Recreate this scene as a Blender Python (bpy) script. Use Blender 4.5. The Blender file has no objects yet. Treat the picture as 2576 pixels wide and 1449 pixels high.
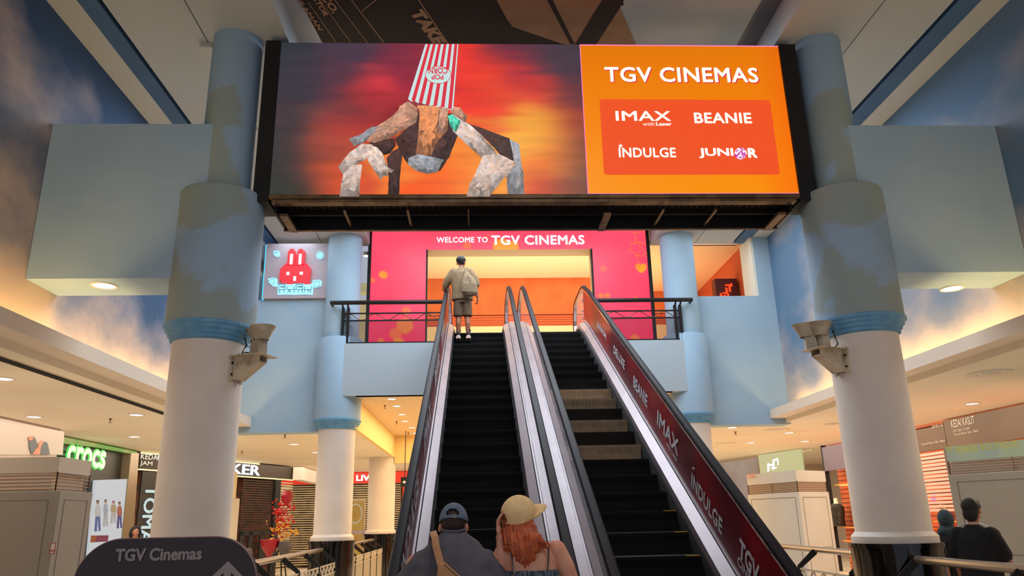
import bpy, bmesh, math, random
from mathutils import Vector, Matrix, noise as mn
R0 = random.Random(7)
S = bpy.context.scene
COL = S.collection
pi = math.pi
GZ = 1.6            # eye height; everything is laid out relative to the eye and lifted by this at the end
FL = -1.6           # lower floor
F2 = 3.61           # upper floor
CX = .785           # centre line of the atrium

# ---------------------------------------------------------------- camera geometry
FPX = 1900.; PCX, PCY = 1288., 724.5
_up = Vector((1150. - PCX, -(-5500. - PCY), -FPX)).normalized()
_t = (FPX * _up[2] - (1204. - PCX) * _up[0]) / _up[1]
_fw = Vector((1204. - PCX, _t, -FPX)).normalized()
_rt = _fw.cross(_up)
RW = Matrix((_rt, _fw, _up))
def ray(px, py): return RW @ Vector((px - PCX, -(py - PCY), -FPX))
def PY(px, py, y): r = ray(px, py); return r * (y / r.y)
def PZ(px, py, z): r = ray(px, py); return r * (z / r.z)
def PX(px, py, x): r = ray(px, py); return r * (x / r.x)

# ---------------------------------------------------------------- materials
def lin(c):
    c = c / 255.
    return c / 12.92 if c <= .04045 else ((c + .055) / 1.055) ** 2.4
def rgb(r, g, b): return (lin(r), lin(g), lin(b), 1)
MATS = {}
def mat(name, c=(128, 128, 128), rough=.6, metal=0., em=0., c2=None, ns=3., nf=(.4, .6), bump=0., bs=40., alpha=1., trans=0., det=4, spec=.5, stretch=None):
    if name in MATS: return MATS[name]
    m = bpy.data.materials.new(name); m.use_nodes = True
    nt = m.node_tree; N = nt.nodes; L = nt.links
    b = N['Principled BSDF']
    col = rgb(*c)
    b.inputs['Base Color'].default_value = col
    b.inputs['Roughness'].default_value = rough
    b.inputs['Metallic'].default_value = metal
    b.inputs['Specular IOR Level'].default_value = spec
    b.inputs['Alpha'].default_value = alpha
    b.inputs['Transmission Weight'].default_value = trans
    tc = N.new('ShaderNodeTexCoord'); src = tc.outputs['Object']
    if stretch:
        mp = N.new('ShaderNodeMapping'); mp.inputs['Scale'].default_value = stretch
        L.new(src, mp.inputs['Vector']); src = mp.outputs[0]
    if c2:
        n = N.new('ShaderNodeTexNoise'); n.inputs['Scale'].default_value = ns; n.inputs['Detail'].default_value = det
        L.new(src, n.inputs['Vector'])
        r = N.new('ShaderNodeValToRGB')
        r.color_ramp.elements[0].position = nf[0]; r.color_ramp.elements[1].position = nf[1]
        r.color_ramp.elements[0].color = col; r.color_ramp.elements[1].color = rgb(*c2)
        L.new(n.outputs['Fac'], r.inputs['Fac'])
        L.new(r.outputs[0], b.inputs['Base Color'])
        if em: L.new(r.outputs[0], b.inputs['Emission Color'])
    if em:
        if not c2: b.inputs['Emission Color'].default_value = col
        b.inputs['Emission Strength'].default_value = em
        b.inputs['Base Color'].default_value = (0, 0, 0, 1)
        for l in list(L):
            if l.to_socket == b.inputs['Base Color']: L.remove(l)
    if bump:
        n = N.new('ShaderNodeTexNoise'); n.inputs['Scale'].default_value = bs; n.inputs['Detail'].default_value = 5
        L.new(src, n.inputs['Vector'])
        bp = N.new('ShaderNodeBump'); bp.inputs['Strength'].default_value = bump; bp.inputs['Distance'].default_value = .01
        L.new(n.outputs['Fac'], bp.inputs['Height']); L.new(bp.outputs[0], b.inputs['Normal'])
    MATS[name] = m
    return m
def vcmat(name, strength=1.):
    m = bpy.data.materials.new(name); m.use_nodes = True
    nt = m.node_tree; N = nt.nodes; L = nt.links
    b = N['Principled BSDF']
    a = N.new('ShaderNodeVertexColor'); a.layer_name = 'Col'
    b.inputs['Base Color'].default_value = (0, 0, 0, 1); b.inputs['Roughness'].default_value = .4
    L.new(a.outputs[0], b.inputs['Emission Color']); b.inputs['Emission Strength'].default_value = strength
    return m

# ---------------------------------------------------------------- object helpers
TMP = bpy.data.scenes.new('workbench')
def evalmesh(ob):
    TMP.collection.objects.link(ob)
    with bpy.context.temp_override(scene=TMP, view_layer=TMP.view_layers[0]):
        dg = bpy.context.evaluated_depsgraph_get(); dg.update(); me = bpy.data.meshes.new_from_object(ob.evaluated_get(dg))
    TMP.collection.objects.unlink(ob)
    return me
def tag(o, label=None, cat=None, group=None, kind=None):
    if label: o['label'] = label
    if cat: o['category'] = cat
    if group: o['group'] = group
    if kind: o['kind'] = kind
    return o
def thing(name, label, cat, loc, group=None, rz=0.):
    o = bpy.data.objects.new(name, None); COL.objects.link(o)
    o.location = loc; o.rotation_euler.z = rz; o.empty_display_size = .1
    return tag(o, label, cat, group, 'thing')
def worldmat(o):
    m = o.matrix_basis.copy(); p = o.parent
    while p: m = p.matrix_basis @ m; p = p.parent
    return m
class MB:
    """collects faces in absolute coordinates; build() makes ONE mesh object"""
    def __init__(s): s.v = []; s.f = []; s.c = None
    def add(s, vs, fs):
        n = len(s.v); s.v += [Vector(v) for v in vs]; s.f += [tuple(i + n for i in f) for f in fs]; return s
    def box(s, x0, x1, y0, y1, z0, z1):
        return s.add([(x0,y0,z0),(x1,y0,z0),(x1,y1,z0),(x0,y1,z0),(x0,y0,z1),(x1,y0,z1),(x1,y1,z1),(x0,y1,z1)],
                     [(0,3,2,1),(4,5,6,7),(0,1,5,4),(1,2,6,5),(2,3,7,6),(3,0,4,7)])
    def obox(s, o, u, v, w):       # oriented box: corner o and three edge vectors
        o, u, v, w = map(Vector, (o, u, v, w))
        return s.add([o, o+u, o+u+v, o+v, o+w, o+u+w, o+u+v+w, o+v+w], [(0,3,2,1),(4,5,6,7),(0,1,5,4),(1,2,6,5),(2,3,7,6),(3,0,4,7)])
    def poly(s, ps): return s.add(ps, [tuple(range(len(ps)))])
    def slab(s, ps, d):            # planar polygon given a thickness vector
        d = Vector(d); ps = [Vector(p) for p in ps]; n = len(ps)
        return s.add(ps + [p + d for p in ps], [tuple(range(n)), tuple(range(2*n-1, n-1, -1))] + [(i, i+n, (i+1) % n + n, (i+1) % n) for i in range(n)])
    def lathe(s, prof, c, n=40, cap=True):
        c = Vector(c); vs = []; fs = []; m = len(prof)
        for (r, z) in prof:
            for k in range(n): a = 2*pi*k/n; vs.append(c + Vector((r*math.cos(a), r*math.sin(a), z)))
        for i in range(m-1):
            for k in range(n): k2 = (k+1) % n; fs.append((i*n+k, i*n+k2, (i+1)*n+k2, (i+1)*n+k))
        if cap: fs.append(tuple(range(n-1, -1, -1))); fs.append(tuple((m-1)*n+k for k in range(n)))
        return s.add(vs, fs)
    def tube(s, pts, r, n=8, closed=False):
        pts = [Vector(p) for p in pts]; m = len(pts); vs = []; fs = []
        rr = r if isinstance(r, (list, tuple)) else [r]*m
        for i, p in enumerate(pts):
            a = pts[(i-1) % m] if (closed or i > 0) else p; b = pts[(i+1) % m] if (closed or i < m-1) else p
            d = (b - a).normalized()
            up = Vector((0,0,1)) if abs(d.z) < .95 else Vector((1,0,0))
            u = d.cross(up).normalized(); w = u.cross(d)
            for k in range(n): t = 2*pi*k/n; vs.append(p + (u*math.cos(t) + w*math.sin(t))*rr[i])
        for i in range(m if closed else m-1):
            j = (i+1) % m
            for k in range(n): k2 = (k+1) % n; fs.append((i*n+k, i*n+k2, j*n+k2, j*n+k))
        if not closed: fs.append(tuple(range(n-1, -1, -1))); fs.append(tuple((m-1)*n+k for k in range(n)))
        return s.add(vs, fs)
    def sweep(s, sec, path, side=Vector((1,0,0))):   # section (a along side, b along normal) swept on a path in the YZ plane
        path = [Vector(p) for p in path]; m = len(path); k = len(sec); vs = []; fs = []
        for i, p in enumerate(path):
            a = path[max(i-1,0)]; b = path[min(i+1,m-1)]; d = (b-a).normalized(); nrm = side.cross(d)
            for (x, y) in sec: vs.append(p + side*x + nrm*y)
        for i in range(m-1):
            for j in range(k): j2 = (j+1) % k; fs.append((i*k+j, i*k+j2, (i+1)*k+j2, (i+1)*k+j))
        fs.append(tuple(range(k-1,-1,-1))); fs.append(tuple((m-1)*k+j for j in range(k)))
        return s.add(vs, fs)
    def build(s, name, m, parent=None, smooth=False, bevel=0., fix=True):
        me = bpy.data.meshes.new(name)
        if parent is not None: inv = worldmat(parent).inverted(); org = None
        else:
            xs = [v.x for v in s.v]; ys = [v.y for v in s.v]; zs = [v.z for v in s.v]
            org = Vector(((min(xs)+max(xs))/2, (min(ys)+max(ys))/2, min(zs))); inv = Matrix.Translation(-org)
        me.from_pydata([inv @ v for v in s.v], [], s.f)
        if fix or smooth:
            bm = bmesh.new(); bm.from_mesh(me)
            if fix: bmesh.ops.recalc_face_normals(bm, faces=bm.faces)
            if smooth:
                for e in bm.edges:
                    e.smooth = not (len(e.link_faces) == 2 and e.calc_face_angle(0) > .6)
                for f in bm.faces: f.smooth = True
            bm.to_mesh(me); bm.free()
        me.materials.append(m)
        o = bpy.data.objects.new(name, me); COL.objects.link(o)
        if parent is not None: o.parent = parent
        else: o.location = org
        if bevel:
            md = o.modifiers.new('bevel', 'BEVEL'); md.width = bevel; md.segments = 2; md.limit_method = 'ANGLE'
        return o
def struct(name, mb, m, **k): return tag(mb.build(name, m, **k), kind='structure')

# text: a mesh fitted into a box of a plane.  O + u*U + v*V, raised by n along N
def text(body, O, U, V, box, m, parent, name='lettering', bold=.02, ext=.0, lift=.002, shear=0., tk=1., align_h=True, spacing=1.):
    cu = bpy.data.curves.new('t', 'FONT'); cu.body = body; cu.size = 1; cu.resolution_u = 3; cu.shear = shear
    cu.space_character = spacing
    ob = bpy.data.objects.new('t', cu); me0 = evalmesh(ob)
    vs = [v.co.copy() for v in me0.vertices]; fs = [tuple(p.vertices) for p in me0.polygons]
    bpy.data.objects.remove(ob); bpy.data.curves.remove(cu); bpy.data.meshes.remove(me0)
    if not vs: return None
    x0 = min(v.x for v in vs); x1 = max(v.x for v in vs); y0 = min(v.y for v in vs); y1 = max(v.y for v in vs)
    if bold > 0:      # heavier strokes: the same letters laid side by side a hair apart
        n0 = len(vs); f0 = list(fs); v0_ = list(vs); vs = []; fs = []; bb = bold*1.15
        for q in range(8): dx, dy = bb*math.cos(q*pi/4), bb*math.sin(q*pi/4); fs += [tuple(i+len(vs) for i in p) for p in f0]; vs += [v + Vector((dx, dy, q*.0004/max(.02, box[3]-box[1])*0)) for v in v0_]
        x0 -= bb; x1 += bb; y0 -= bb; y1 += bb
    u0, v0, u1, v1 = box
    U = Vector(U).normalized(); V = Vector(V).normalized(); N = U.cross(V); O = Vector(O)
    NC = len(vs)//8 if bold > 0 else 1 << 30
    def f(v, h): return O + U*(u0 + (v.x-x0)/(x1-x0)*(u1-u0)) + V*(v0 + (v.y-y0)/(y1-y0)*(v1-v0)) + N*(lift+h)
    mb = MB(); mb.add([f(v, ext + .0003*(i//NC)) for i, v in enumerate(vs)], fs)
    if ext:
        from collections import Counter
        ec = Counter(); ed = {}
        for p in fs:
            for i in range(len(p)):
                a, b = p[i], p[(i+1) % len(p)]; k = (min(a,b), max(a,b)); ec[k] += 1; ed[k] = (a, b)
        n = len(vs); mb.v += [f(v, 0) for v in vs]
        mb.f += [(ed[k][1], ed[k][0], ed[k][0]+n, ed[k][1]+n) for k, c in ec.items() if c == 1]
    return mb.build(name, m, parent, fix=False)
class Plane:
    def __init__(s, O, U, V): s.O = Vector(O); s.U = Vector(U).normalized(); s.V = Vector(V).normalized(); s.N = s.U.cross(s.V)
    def hit(s, px, py, d=0.): r = ray(px, py); return r * ((s.O + s.N*d).dot(s.N) / r.dot(s.N))
    def uv(s, px, py): p = s.hit(px, py) - s.O; return p.dot(s.U), p.dot(s.V)
    def at(s, u, v, d=0.): return s.O + s.U*u + s.V*v + s.N*d
    def text(s, body, x0, y0, x1, y1, m, parent, **k):    # left/right middle of the line and its height, in photo pixels
        a = s.uv(x0, y0); b = s.uv(x1, y1)
        return a, b
    def tbox(s, body, c00, c10, h, m, parent, **k):       # c00, c10 = photo pixels of lower left and lower right corner; h = letter height in metres
        a = s.uv(*c00); b = s.uv(*c10)
        O = s.at(*a); U = s.at(*b) - O; V = s.N.cross(U).normalized()
        return text(body, O, U, V, (0, 0, U.length, h), m, parent, **k)
    def poly(s, mb, pts, d=.002): return mb.poly([s.hit(x, y, d) for x, y in pts])
def grid(pl, u0, u1, v0, v1, nu, nv, fn, hole=None):
    """painted display: a grid of vertices with an emission colour each"""
    me = bpy.data.meshes.new('display'); vs = []; cs = []; fs = []
    for j in range(nv+1):
        for i in range(nu+1):
            u = u0+(u1-u0)*i/nu; v = v0+(v1-v0)*j/nv
            vs.append(pl.at(u, v)); cs.append(fn(u, v))
    for j in range(nv):
        for i in range(nu):
            u = u0+(u1-u0)*(i+.5)/nu; v = v0+(v1-v0)*(j+.5)/nv
            if hole and hole[0] < u < hole[1] and v < hole[2]: continue
            a = j*(nu+1)+i; fs.append((a, a+1, a+nu+2, a+nu+1))
    return vs, fs, cs
def build_grid(name, g, m, parent):
    vs, fs, cs = g; mb = MB(); mb.add(vs, fs); o = mb.build(name, m, parent, fix=False)
    ca = o.data.color_attributes.new('Col', 'FLOAT_COLOR', 'POINT')
    for i, c in enumerate(cs): ca.data[i].color = c
    return o
def idw(pts):
    def f(px, py):
        sw = 0.; r = g = b = 0.
        for (x, y, cr, cg, cb) in pts:
            w = math.exp(-((px-x)**2 + ((py-y)*1.25)**2)/(2*42.**2)) + 1e-9; sw += w; r += w*cr; g += w*cg; b += w*cb
        return r/sw, g/sw, b/sw
    return f
def proj(p):
    c = RW.transposed() @ Vector(p); return PCX + FPX*c.x/-c.z, PCY - FPX*c.y/-c.z
def light(name, loc, size, power, col, rot=(0,0,0), sy=None, spread=pi):
    l = bpy.data.lights.new(name, 'AREA'); l.energy = power; l.color = col; l.size = size; l.spread = spread
    if sy: l.shape = 'RECTANGLE'; l.size_y = sy
    o = bpy.data.objects.new(name, l); COL.objects.link(o); o.location = loc; o.rotation_euler = rot; return o

# ---------------------------------------------------------------- palette
M_blue = mat('blue_paint', (158, 184, 202), .75, c2=(150, 178, 200), ns=1.2, bump=.15, bs=25)
M_blue2 = mat('blue_patched_paint', (146, 174, 198), .75, c2=(144, 160, 158), ns=.9, nf=(.50, .53), bump=.25, bs=30, det=6)
M_blue3 = mat('blue_cornice_paint', (104, 160, 196), .6, c2=(88, 146, 186), ns=6)
M_cream = mat('cream_paint', (226, 214, 202), .6, c2=(220, 207, 196), ns=2, bump=.05)
M_cream2 = mat('ceiling_cream_paint', (232, 222, 202), .8, c2=(228, 216, 196), ns=.6)
M_grey = mat('ceiling_grey_paint', (176, 184, 186), .8, c2=(168, 178, 182), ns=.5)
M_dblue = mat('deep_blue_paint', (58, 96, 136), .7, c2=(52, 88, 128), ns=1)
M_gap = mat('shadow_gap_black', (12, 16, 24), .9)
M_black = mat('black_steel', (16, 15, 16), .45, metal=.3)
M_bmatt = mat('matt_black', (9, 9, 10), .7)
M_brown = mat('brown_steel', (120, 92, 62), .5, metal=.3, c2=(90, 66, 44), ns=5)
M_steel = mat('brushed_steel', (196, 192, 190), .28, metal=.85, c2=(176, 172, 172), ns=3, stretch=(1,1,30))
M_deck = mat('deck_steel', (158, 144, 148), .36, metal=.4, c2=(150, 137, 141), ns=3)
M_granite = mat('black_granite', (20, 17, 15), .08, c2=(52, 44, 38), ns=3, nf=(.52,.7), stretch=(6,6,.4))
M_white = mat('white_lettering', (238, 238, 236), .5)
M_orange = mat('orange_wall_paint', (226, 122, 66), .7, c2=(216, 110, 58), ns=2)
M_glass = mat('clear_glass', (255, 255, 255), .02, alpha=.14, spec=.6)
M_smoke = mat('smoked_glass', (60, 50, 62), .05, alpha=.22, spec=.5)
M_red = mat('banner_red', (150, 10, 26), .32, c2=(96, 6, 20), ns=.8)
M_yel = mat('yellow_wall_paint', (236, 206, 140), .8)
M_tile = mat('floor_tile', (224, 212, 194), .25, c2=(210, 198, 180), ns=.7)
M_lamp = mat('lamp_diffuser', (255, 240, 214), em=7.)
M_ring = mat('lamp_trim', (226, 218, 204), .5)
M_pink = mat('led_white', (255, 250, 250), em=1.3)

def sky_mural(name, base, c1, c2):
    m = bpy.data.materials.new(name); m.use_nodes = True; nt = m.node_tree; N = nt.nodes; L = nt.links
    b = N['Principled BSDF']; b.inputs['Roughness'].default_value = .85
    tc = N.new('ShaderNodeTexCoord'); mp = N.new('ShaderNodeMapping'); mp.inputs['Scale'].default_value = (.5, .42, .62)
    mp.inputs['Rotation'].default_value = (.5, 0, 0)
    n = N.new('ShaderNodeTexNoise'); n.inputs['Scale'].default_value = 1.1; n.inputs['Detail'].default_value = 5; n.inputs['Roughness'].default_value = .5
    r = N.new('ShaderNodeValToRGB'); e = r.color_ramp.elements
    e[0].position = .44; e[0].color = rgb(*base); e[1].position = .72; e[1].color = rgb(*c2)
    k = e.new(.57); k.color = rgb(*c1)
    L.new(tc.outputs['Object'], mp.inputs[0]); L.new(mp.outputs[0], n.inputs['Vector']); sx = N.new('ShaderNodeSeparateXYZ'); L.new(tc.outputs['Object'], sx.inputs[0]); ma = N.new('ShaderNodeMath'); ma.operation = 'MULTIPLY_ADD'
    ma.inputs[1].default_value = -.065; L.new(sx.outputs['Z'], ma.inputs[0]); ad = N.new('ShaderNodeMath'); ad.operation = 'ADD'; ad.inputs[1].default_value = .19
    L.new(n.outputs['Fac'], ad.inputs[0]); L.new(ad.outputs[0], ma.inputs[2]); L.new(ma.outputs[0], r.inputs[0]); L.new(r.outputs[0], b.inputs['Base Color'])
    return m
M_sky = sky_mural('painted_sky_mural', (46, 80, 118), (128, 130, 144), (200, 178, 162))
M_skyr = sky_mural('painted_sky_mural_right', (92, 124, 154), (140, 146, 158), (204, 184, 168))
M_sky2 = sky_mural('painted_sky_pale', (130, 168, 204), (150, 180, 206), (226, 214, 206))

# ================================================================ SETTING
XL, XR = -5.16, 6.72            # atrium side walls
ZS, ZC = 6.1, 6.5               # beam soffits and central ceiling
LC = 1.85                       # lower mall ceiling
YB = 16.1                       # rear wall plane
struct('floor', MB().box(-13, 14.5, -1.5, 31.5, FL-.2, FL), M_tile)
# side walls with the painted sky
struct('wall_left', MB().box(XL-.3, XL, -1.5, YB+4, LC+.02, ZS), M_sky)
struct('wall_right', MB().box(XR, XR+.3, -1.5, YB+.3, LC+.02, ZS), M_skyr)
# lower mall ceilings
mb = MB(); mb.box(-13, XL+.12, -1.5, YB+.2, LC, LC+.14); mb.box(XR-.12, 14.5, -1.5, YB+.2, LC, LC+.14)
mb.box(-13, -2.56, YB+.2, 31.5, LC, LC+.14); mb.box(4.14, 14.5, YB+.2, 31.5, LC, LC+.14); mb.box(-2.56, 4.14, 23.5, 31.5, LC, LC+.14)
struct('ceiling_lower', mb, M_cream2)
struct('ceiling_balcony_underside', MB().box(-2.52, 4.1, 15.62, 23.4, 2.48, 2.6), mat('underside_cream', (228, 200, 160), .8))
mb = MB(); mb.box(-2.62, -2.52, 15.9, 23.4, LC-.002, 2.48); mb.box(4.1, 4.2, 15.9, 23.4, LC-.002, 2.48)
mb.box(-2.52, 4.1, 23.4, 23.55, LC-.18, 2.6)
struct('trim_1', mb, M_yel)
# cove lips along both side walls
for n, (x0, x1, sx) in enumerate(((-4.71, XL+.1, 1), (6.28, XR-.1, -1))):
    mb = MB(); a, b = sorted((x0, x0-.07*sx)); mb.box(a, b, -1.5, YB-.02, 1.99, 2.12)
    a, b = sorted((x0, x1-.25*sx)); mb.box(a, b, -1.5, YB-.02, 1.94, 1.99)
    struct('trim_%d' % (n+2), mb, mat('lip_cream', (224, 208, 190), .7))
# rear wall in pieces either side of the balcony
struct('wall_back_left', MB().box(XL, -2.92, YB, YB+.45, LC-.03, 4.69), M_blue)
mb = MB(); mb.box(4.54, XR, YB, YB+.45, LC-.03, 4.69); mb.box(6.36, XR, YB, YB+.45, 4.69, ZS)
struct('wall_back_right', mb, M_blue)
struct('trim_4', MB().box(6.3, 6.36, YB+.002, YB+.7, 4.69, ZS), mat('jamb_white', (232, 228, 212), .8))
# balcony slab and fascia
struct('trim_5', MB().box(-2.92, 4.47, 15.6, 15.8, 2.48, 3.58), mat('fascia_blue', (168, 182, 192), .75, bump=.1))
struct('floor_upper', MB().box(-2.9, 4.45, 15.8, 16.2, 3.3, F2-.02).box(-12, 14, 16.56, 26, 3.3, F2-.02).box(-2.9,4.45,16.2,16.56,3.3,F2-.02), mat('upper_floor_tile', (214, 196, 160), .3))
# high ceilings
mb = MB(); mb.box(-2.46, 4.08, -1.5, 16.6, ZC, ZC+.1)
struct('ceiling', mb, mat('ceiling_sky', (150, 166, 178), .8, c2=(176, 182, 186), ns=.5))
def band(x0, x1, m, n, y0=-1.5, y1=YB+.4, z0=ZS, z1=ZC+.1): return struct(n, MB().box(min(x0,x1), max(x0,x1), y0, y1, z0, z1), m)
band(-3.51, -2.46, M_grey, 'trim_6', y1=16.55); band(4.08, 5.12, M_grey, 'trim_7', y1=16.55)
band(-4.50, -3.525, M_grey, 'ceiling_side_left'); band(5.135, 6.01, M_grey, 'ceiling_side_right')
band(-3.525, -3.51, M_gap, 'trim_8', z0=ZS+.05); band(5.12, 5.135, M_gap, 'trim_9', z0=ZS+.05)
band(-4.56, -4.50, M_gap, 'trim_10', z0=ZS+.12); band(6.01, 6.07, M_gap, 'trim_11', z0=ZS+.12)
band(-4.80, -4.56, M_dblue, 'trim_12', z0=ZS-.001); band(6.07, 6.36, M_dblue, 'trim_13', z0=ZS-.001)
M_pale = mat('pale_grey_paint', (186, 190, 186), .8)
band(XL-.3, -4.80, M_pale, 'trim_14', z0=ZS-.002); band(6.36, XR+.3, M_pale, 'trim_15', z0=ZS-.002)
# dark painted stripe on the central ceiling
struct('trim_16', MB().box(3.80, 4.075, -1.5, 16.5, ZC-.006, ZC), mat('ceiling_stripe', (92, 98, 108), .8))
# outer mall walls
struct('wall_mall_left', MB().box(-13, -12.8, -1.5, 31.5, FL, LC), M_cream)
struct('wall_mall_right', MB().box(14.3, 14.5, -1.5, 31.5, FL, LC), M_cream)
struct('wall_mall_rear', MB().box(-13, 14.5, 31.3, 31.5, FL, LC), mat('rear_wall_cream', (226, 206, 186), .7))
# upper lobby seen through the portal and the side openings
mb = MB(); mb.box(-2.6, 6.36, 21.0, 21.2, 5.62, 6.75); 
struct('wall_lobby', mb, M_orange)
mb = MB(); mb.box(-2.6, 6.4, 17.0, 26.2, 6.72, 6.9)
struct('ceiling_lobby', mb, mat('lobby_cream', (250, 222, 176), .8))
# roller shutter face below the orange wall
mb = MB()
for k in range(11): mb.box(-2.6, 6.36, 21.01+.0, 21.13, 5.6-.068*(k+1), 5.6-.068*k-.012)
struct('wall_lobby_shutter', mb, mat('orange_shutter', (218, 100, 52), .5))
struct('wall_lobby_base', MB().box(-2.6, 6.36, 21.02, 21.2, 5.26, 5.6-.068*11), mat('peach_wall', (250, 178, 120), .6))
struct('trim_17', MB().box(-2.6, 6.36, 21.0, 21.05, 5.09, 5.11), mat('rail_brown', (120, 72, 44), .5))
struct('wall_lobby_lower', MB().box(-2.6, 6.36, 21.02, 21.2, 4.0, 4.86), mat('peach_wall', (250,178,120)))
mb = MB().box(-2.6, 6.36, 20.98, 21.0, F2, 5.27); struct('wall_lobby_plinth', mb, mat('cream_plinth', (246, 222, 170), .7))
# right side opening: lintel, cream soffit and the receding orange wall
struct('trim_18', MB().box(4.9, 6.36, 17.0, 17.15, 6.28, 6.5), mat('lintel_cream', (236, 214, 206), .8))
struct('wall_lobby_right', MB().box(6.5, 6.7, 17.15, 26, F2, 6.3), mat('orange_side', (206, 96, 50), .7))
struct('ceiling_side_right_far', MB().box(4.2, 6.5, 17.1, 26, 6.28, 6.4), mat('peach_ceiling', (255, 206, 150), .8))
# left side: the passage beyond the round sign
struct('ceiling_passage', MB().box(-9.5, -3.51, YB+.4, 24, ZS, ZS+.2), M_sky2)
struct('wall_passage', MB().box(-9.5, -2.6, 21.0, 21.2, 4.0, ZS), mat('passage_cream', (236, 236, 200), .8))
struct('trim_19', MB().box(-9.5, -2.6, 19.4, 19.7, 5.85, ZS), mat('passage_beam', (226, 238, 196), .8))

# beam stubs between columns and side walls, with their downlights
for n, (x0, x1) in enumerate(((XL+.005, -3.1), (4.66, XR-.005))):
    struct('trim_%d' % (20+n), MB().box(x0, x1, 8.46, 9.15, 2.74, 4.73), M_blue)

# ================================================================ COLUMNS
def column(x, y, R, label, drum=True, high=True, zt=ZS, base=-.345, dz0=2.10, dz1=3.86, ru=.31, M_blue2=M_blue2):
    t = thing('column', label, 'column', (x, y, FL))
    c = (x, y, 0)
    MB().lathe([(R+.07, FL), (R+.07, base-.05), (R+.09, base-.05), (R+.09, base)], c, 48).build('granite_base', M_granite, t, smooth=True)
    MB().lathe([(R+.05, base), (R+.05, base+.07), (R+.02, base+.10), (R, base+.12), (R, dz0)], c, 48).build('shaft', M_cream, t, smooth=True)
    if drum:
        Rd = R+.10
        MB().lathe([(R, dz0-.10), (R+.03, dz0-.08), (R+.03, dz0-.05), (R+.055, dz0-.03), (R+.06, dz0), (R+.085, dz0+.02), (R+.09, dz0+.05), (Rd+.015, dz0+.07), (Rd+.015, dz0+.10), (Rd, dz0+.11)], c, 48).build('cornice', M_blue3, t, smooth=True)
        MB().lathe([(Rd, dz0+.10), (Rd, dz1-.03), (Rd-.02, dz1)], c, 48).build('drum', M_blue2, t, smooth=True)
    if high:
        MB().lathe([(ru, dz1-.01), (ru, zt)], c, 48).build('upper_shaft', M_blue2, t, smooth=True)
    return t
YC = 8.75
column(-3.12, YC, .40, 'large round blue and cream column at the left end of the screen')
column(4.665, YC, .40, 'large round blue and cream column at the right end of the screen')
column(-2.93, 16.05, .375, 'slimmer round column left of the pink cinema entrance', dz0=1.93, dz1=3.75, ru=.37, M_blue2=M_blue)
column(4.56, 16.05, .375, 'slimmer round column right of the pink cinema entrance', dz0=1.93, dz1=3.75, ru=.37, M_blue2=M_blue)
column(-2.9, 23.6, .40, 'plain cream round column furthest back under the yellow bulkhead', drum=False, high=False, dz0=LC)

# ================================================================ LED SCREEN
YS = 8.6
sc = thing('led_screen', 'wide overhead advertising screen with dark steel frame slung between the front columns', 'screen', (.8, YS, 3.7))
PS = Plane((0, YS, 0), (1,0,0), (0,0,1))     # N = (0,-1,0)
sx0, sx1, sz0, sz1 = -2.52, 4.07, 3.84, 6.0
xd = .1615*YS
ctrl = [(710,115,50,53,62),(900,125,74,58,74),(1000,150,120,48,68),(1050,180,165,42,62),(750,300,70,58,64),(850,280,104,60,66),(850,200,88,54,70),(720,450,56,58,54),
 (800,400,120,64,60),(830,340,190,80,60),(850,440,220,85,50),(900,310,238,70,60),(950,230,222,58,68),(980,296,120,38,44),(900,290,120,40,50),(1000,400,250,130,50),(1150,460,250,110,30),(1200,480,250,140,40),
 (1100,480,250,90,30),(1250,440,255,165,50),(1200,180,240,58,50),(1250,230,242,90,50),(1300,190,200,50,60),(1350,225,215,62,55),(1400,150,80,60,74),(1450,200,72,58,70),(1300,130,105,52,70),
 (1320,300,250,176,60),(1380,330,250,164,60),(1300,350,255,184,70),(1400,400,240,130,50),(1440,300,190,70,50),(1460,350,120,68,60),(1465,450,86,64,60),(1350,450,240,110,40),(1380,480,205,60,40),
 (1200,262,240,56,48),(1250,270,236,60,50),(1180,350,255,140,50),(1430,130,70,60,70),(1380,115,72,60,72),(1460,250,110,56,64),(700,380,62,58,60),(740,200,60,56,66),(1440,440,160,90,60)]
f1 = idw(ctrl)
def vid(u, v):
    px, py = proj(PS.at(u, v))
    nx = mn.noise(Vector((px*.008, py*.02, 3.)))*30
    ny = mn.noise(Vector((px*.006, py*.035, 1.)))*34 + mn.noise(Vector((px*.015, py*.09, 5.)))*14
    r, g, b = f1(px+nx, py+ny); k = 1 + .08*mn.noise(Vector((px*.007, py*.06, 2.)))
    return rgb(min(255, r*k), min(255, g*k), min(255, b*k))
M_vid = vcmat('led_picture', .95)
bd = build_grid('video_display', grid(PS, sx0, xd, sz0, sz1, 220, 110, vid), M_vid, sc)
def C2(pts): return [(640+x/2.587, y/2.587) for x, y in pts]
def rockmat(n, a, b, s=9.): return mat(n, a, em=.95, c2=b, ns=s, nf=(.38, .62), det=8)
RK = {'l': rockmat('led_rock_pale', (176,150,142), (236,214,200)), 'b': rockmat('led_rock_brown', (150,92,66), (214,150,112)), 'd': rockmat('led_rock_dark', (52,34,36), (112,72,66), 12),
      'g': rockmat('led_rock_grey', (104,112,124), (190,196,206)), 'c': rockmat('led_rock_clay', (190,112,72), (236,176,128), 6), 't': rockmat('led_rock_teal', (60,190,160), (150,220,190))}
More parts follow.
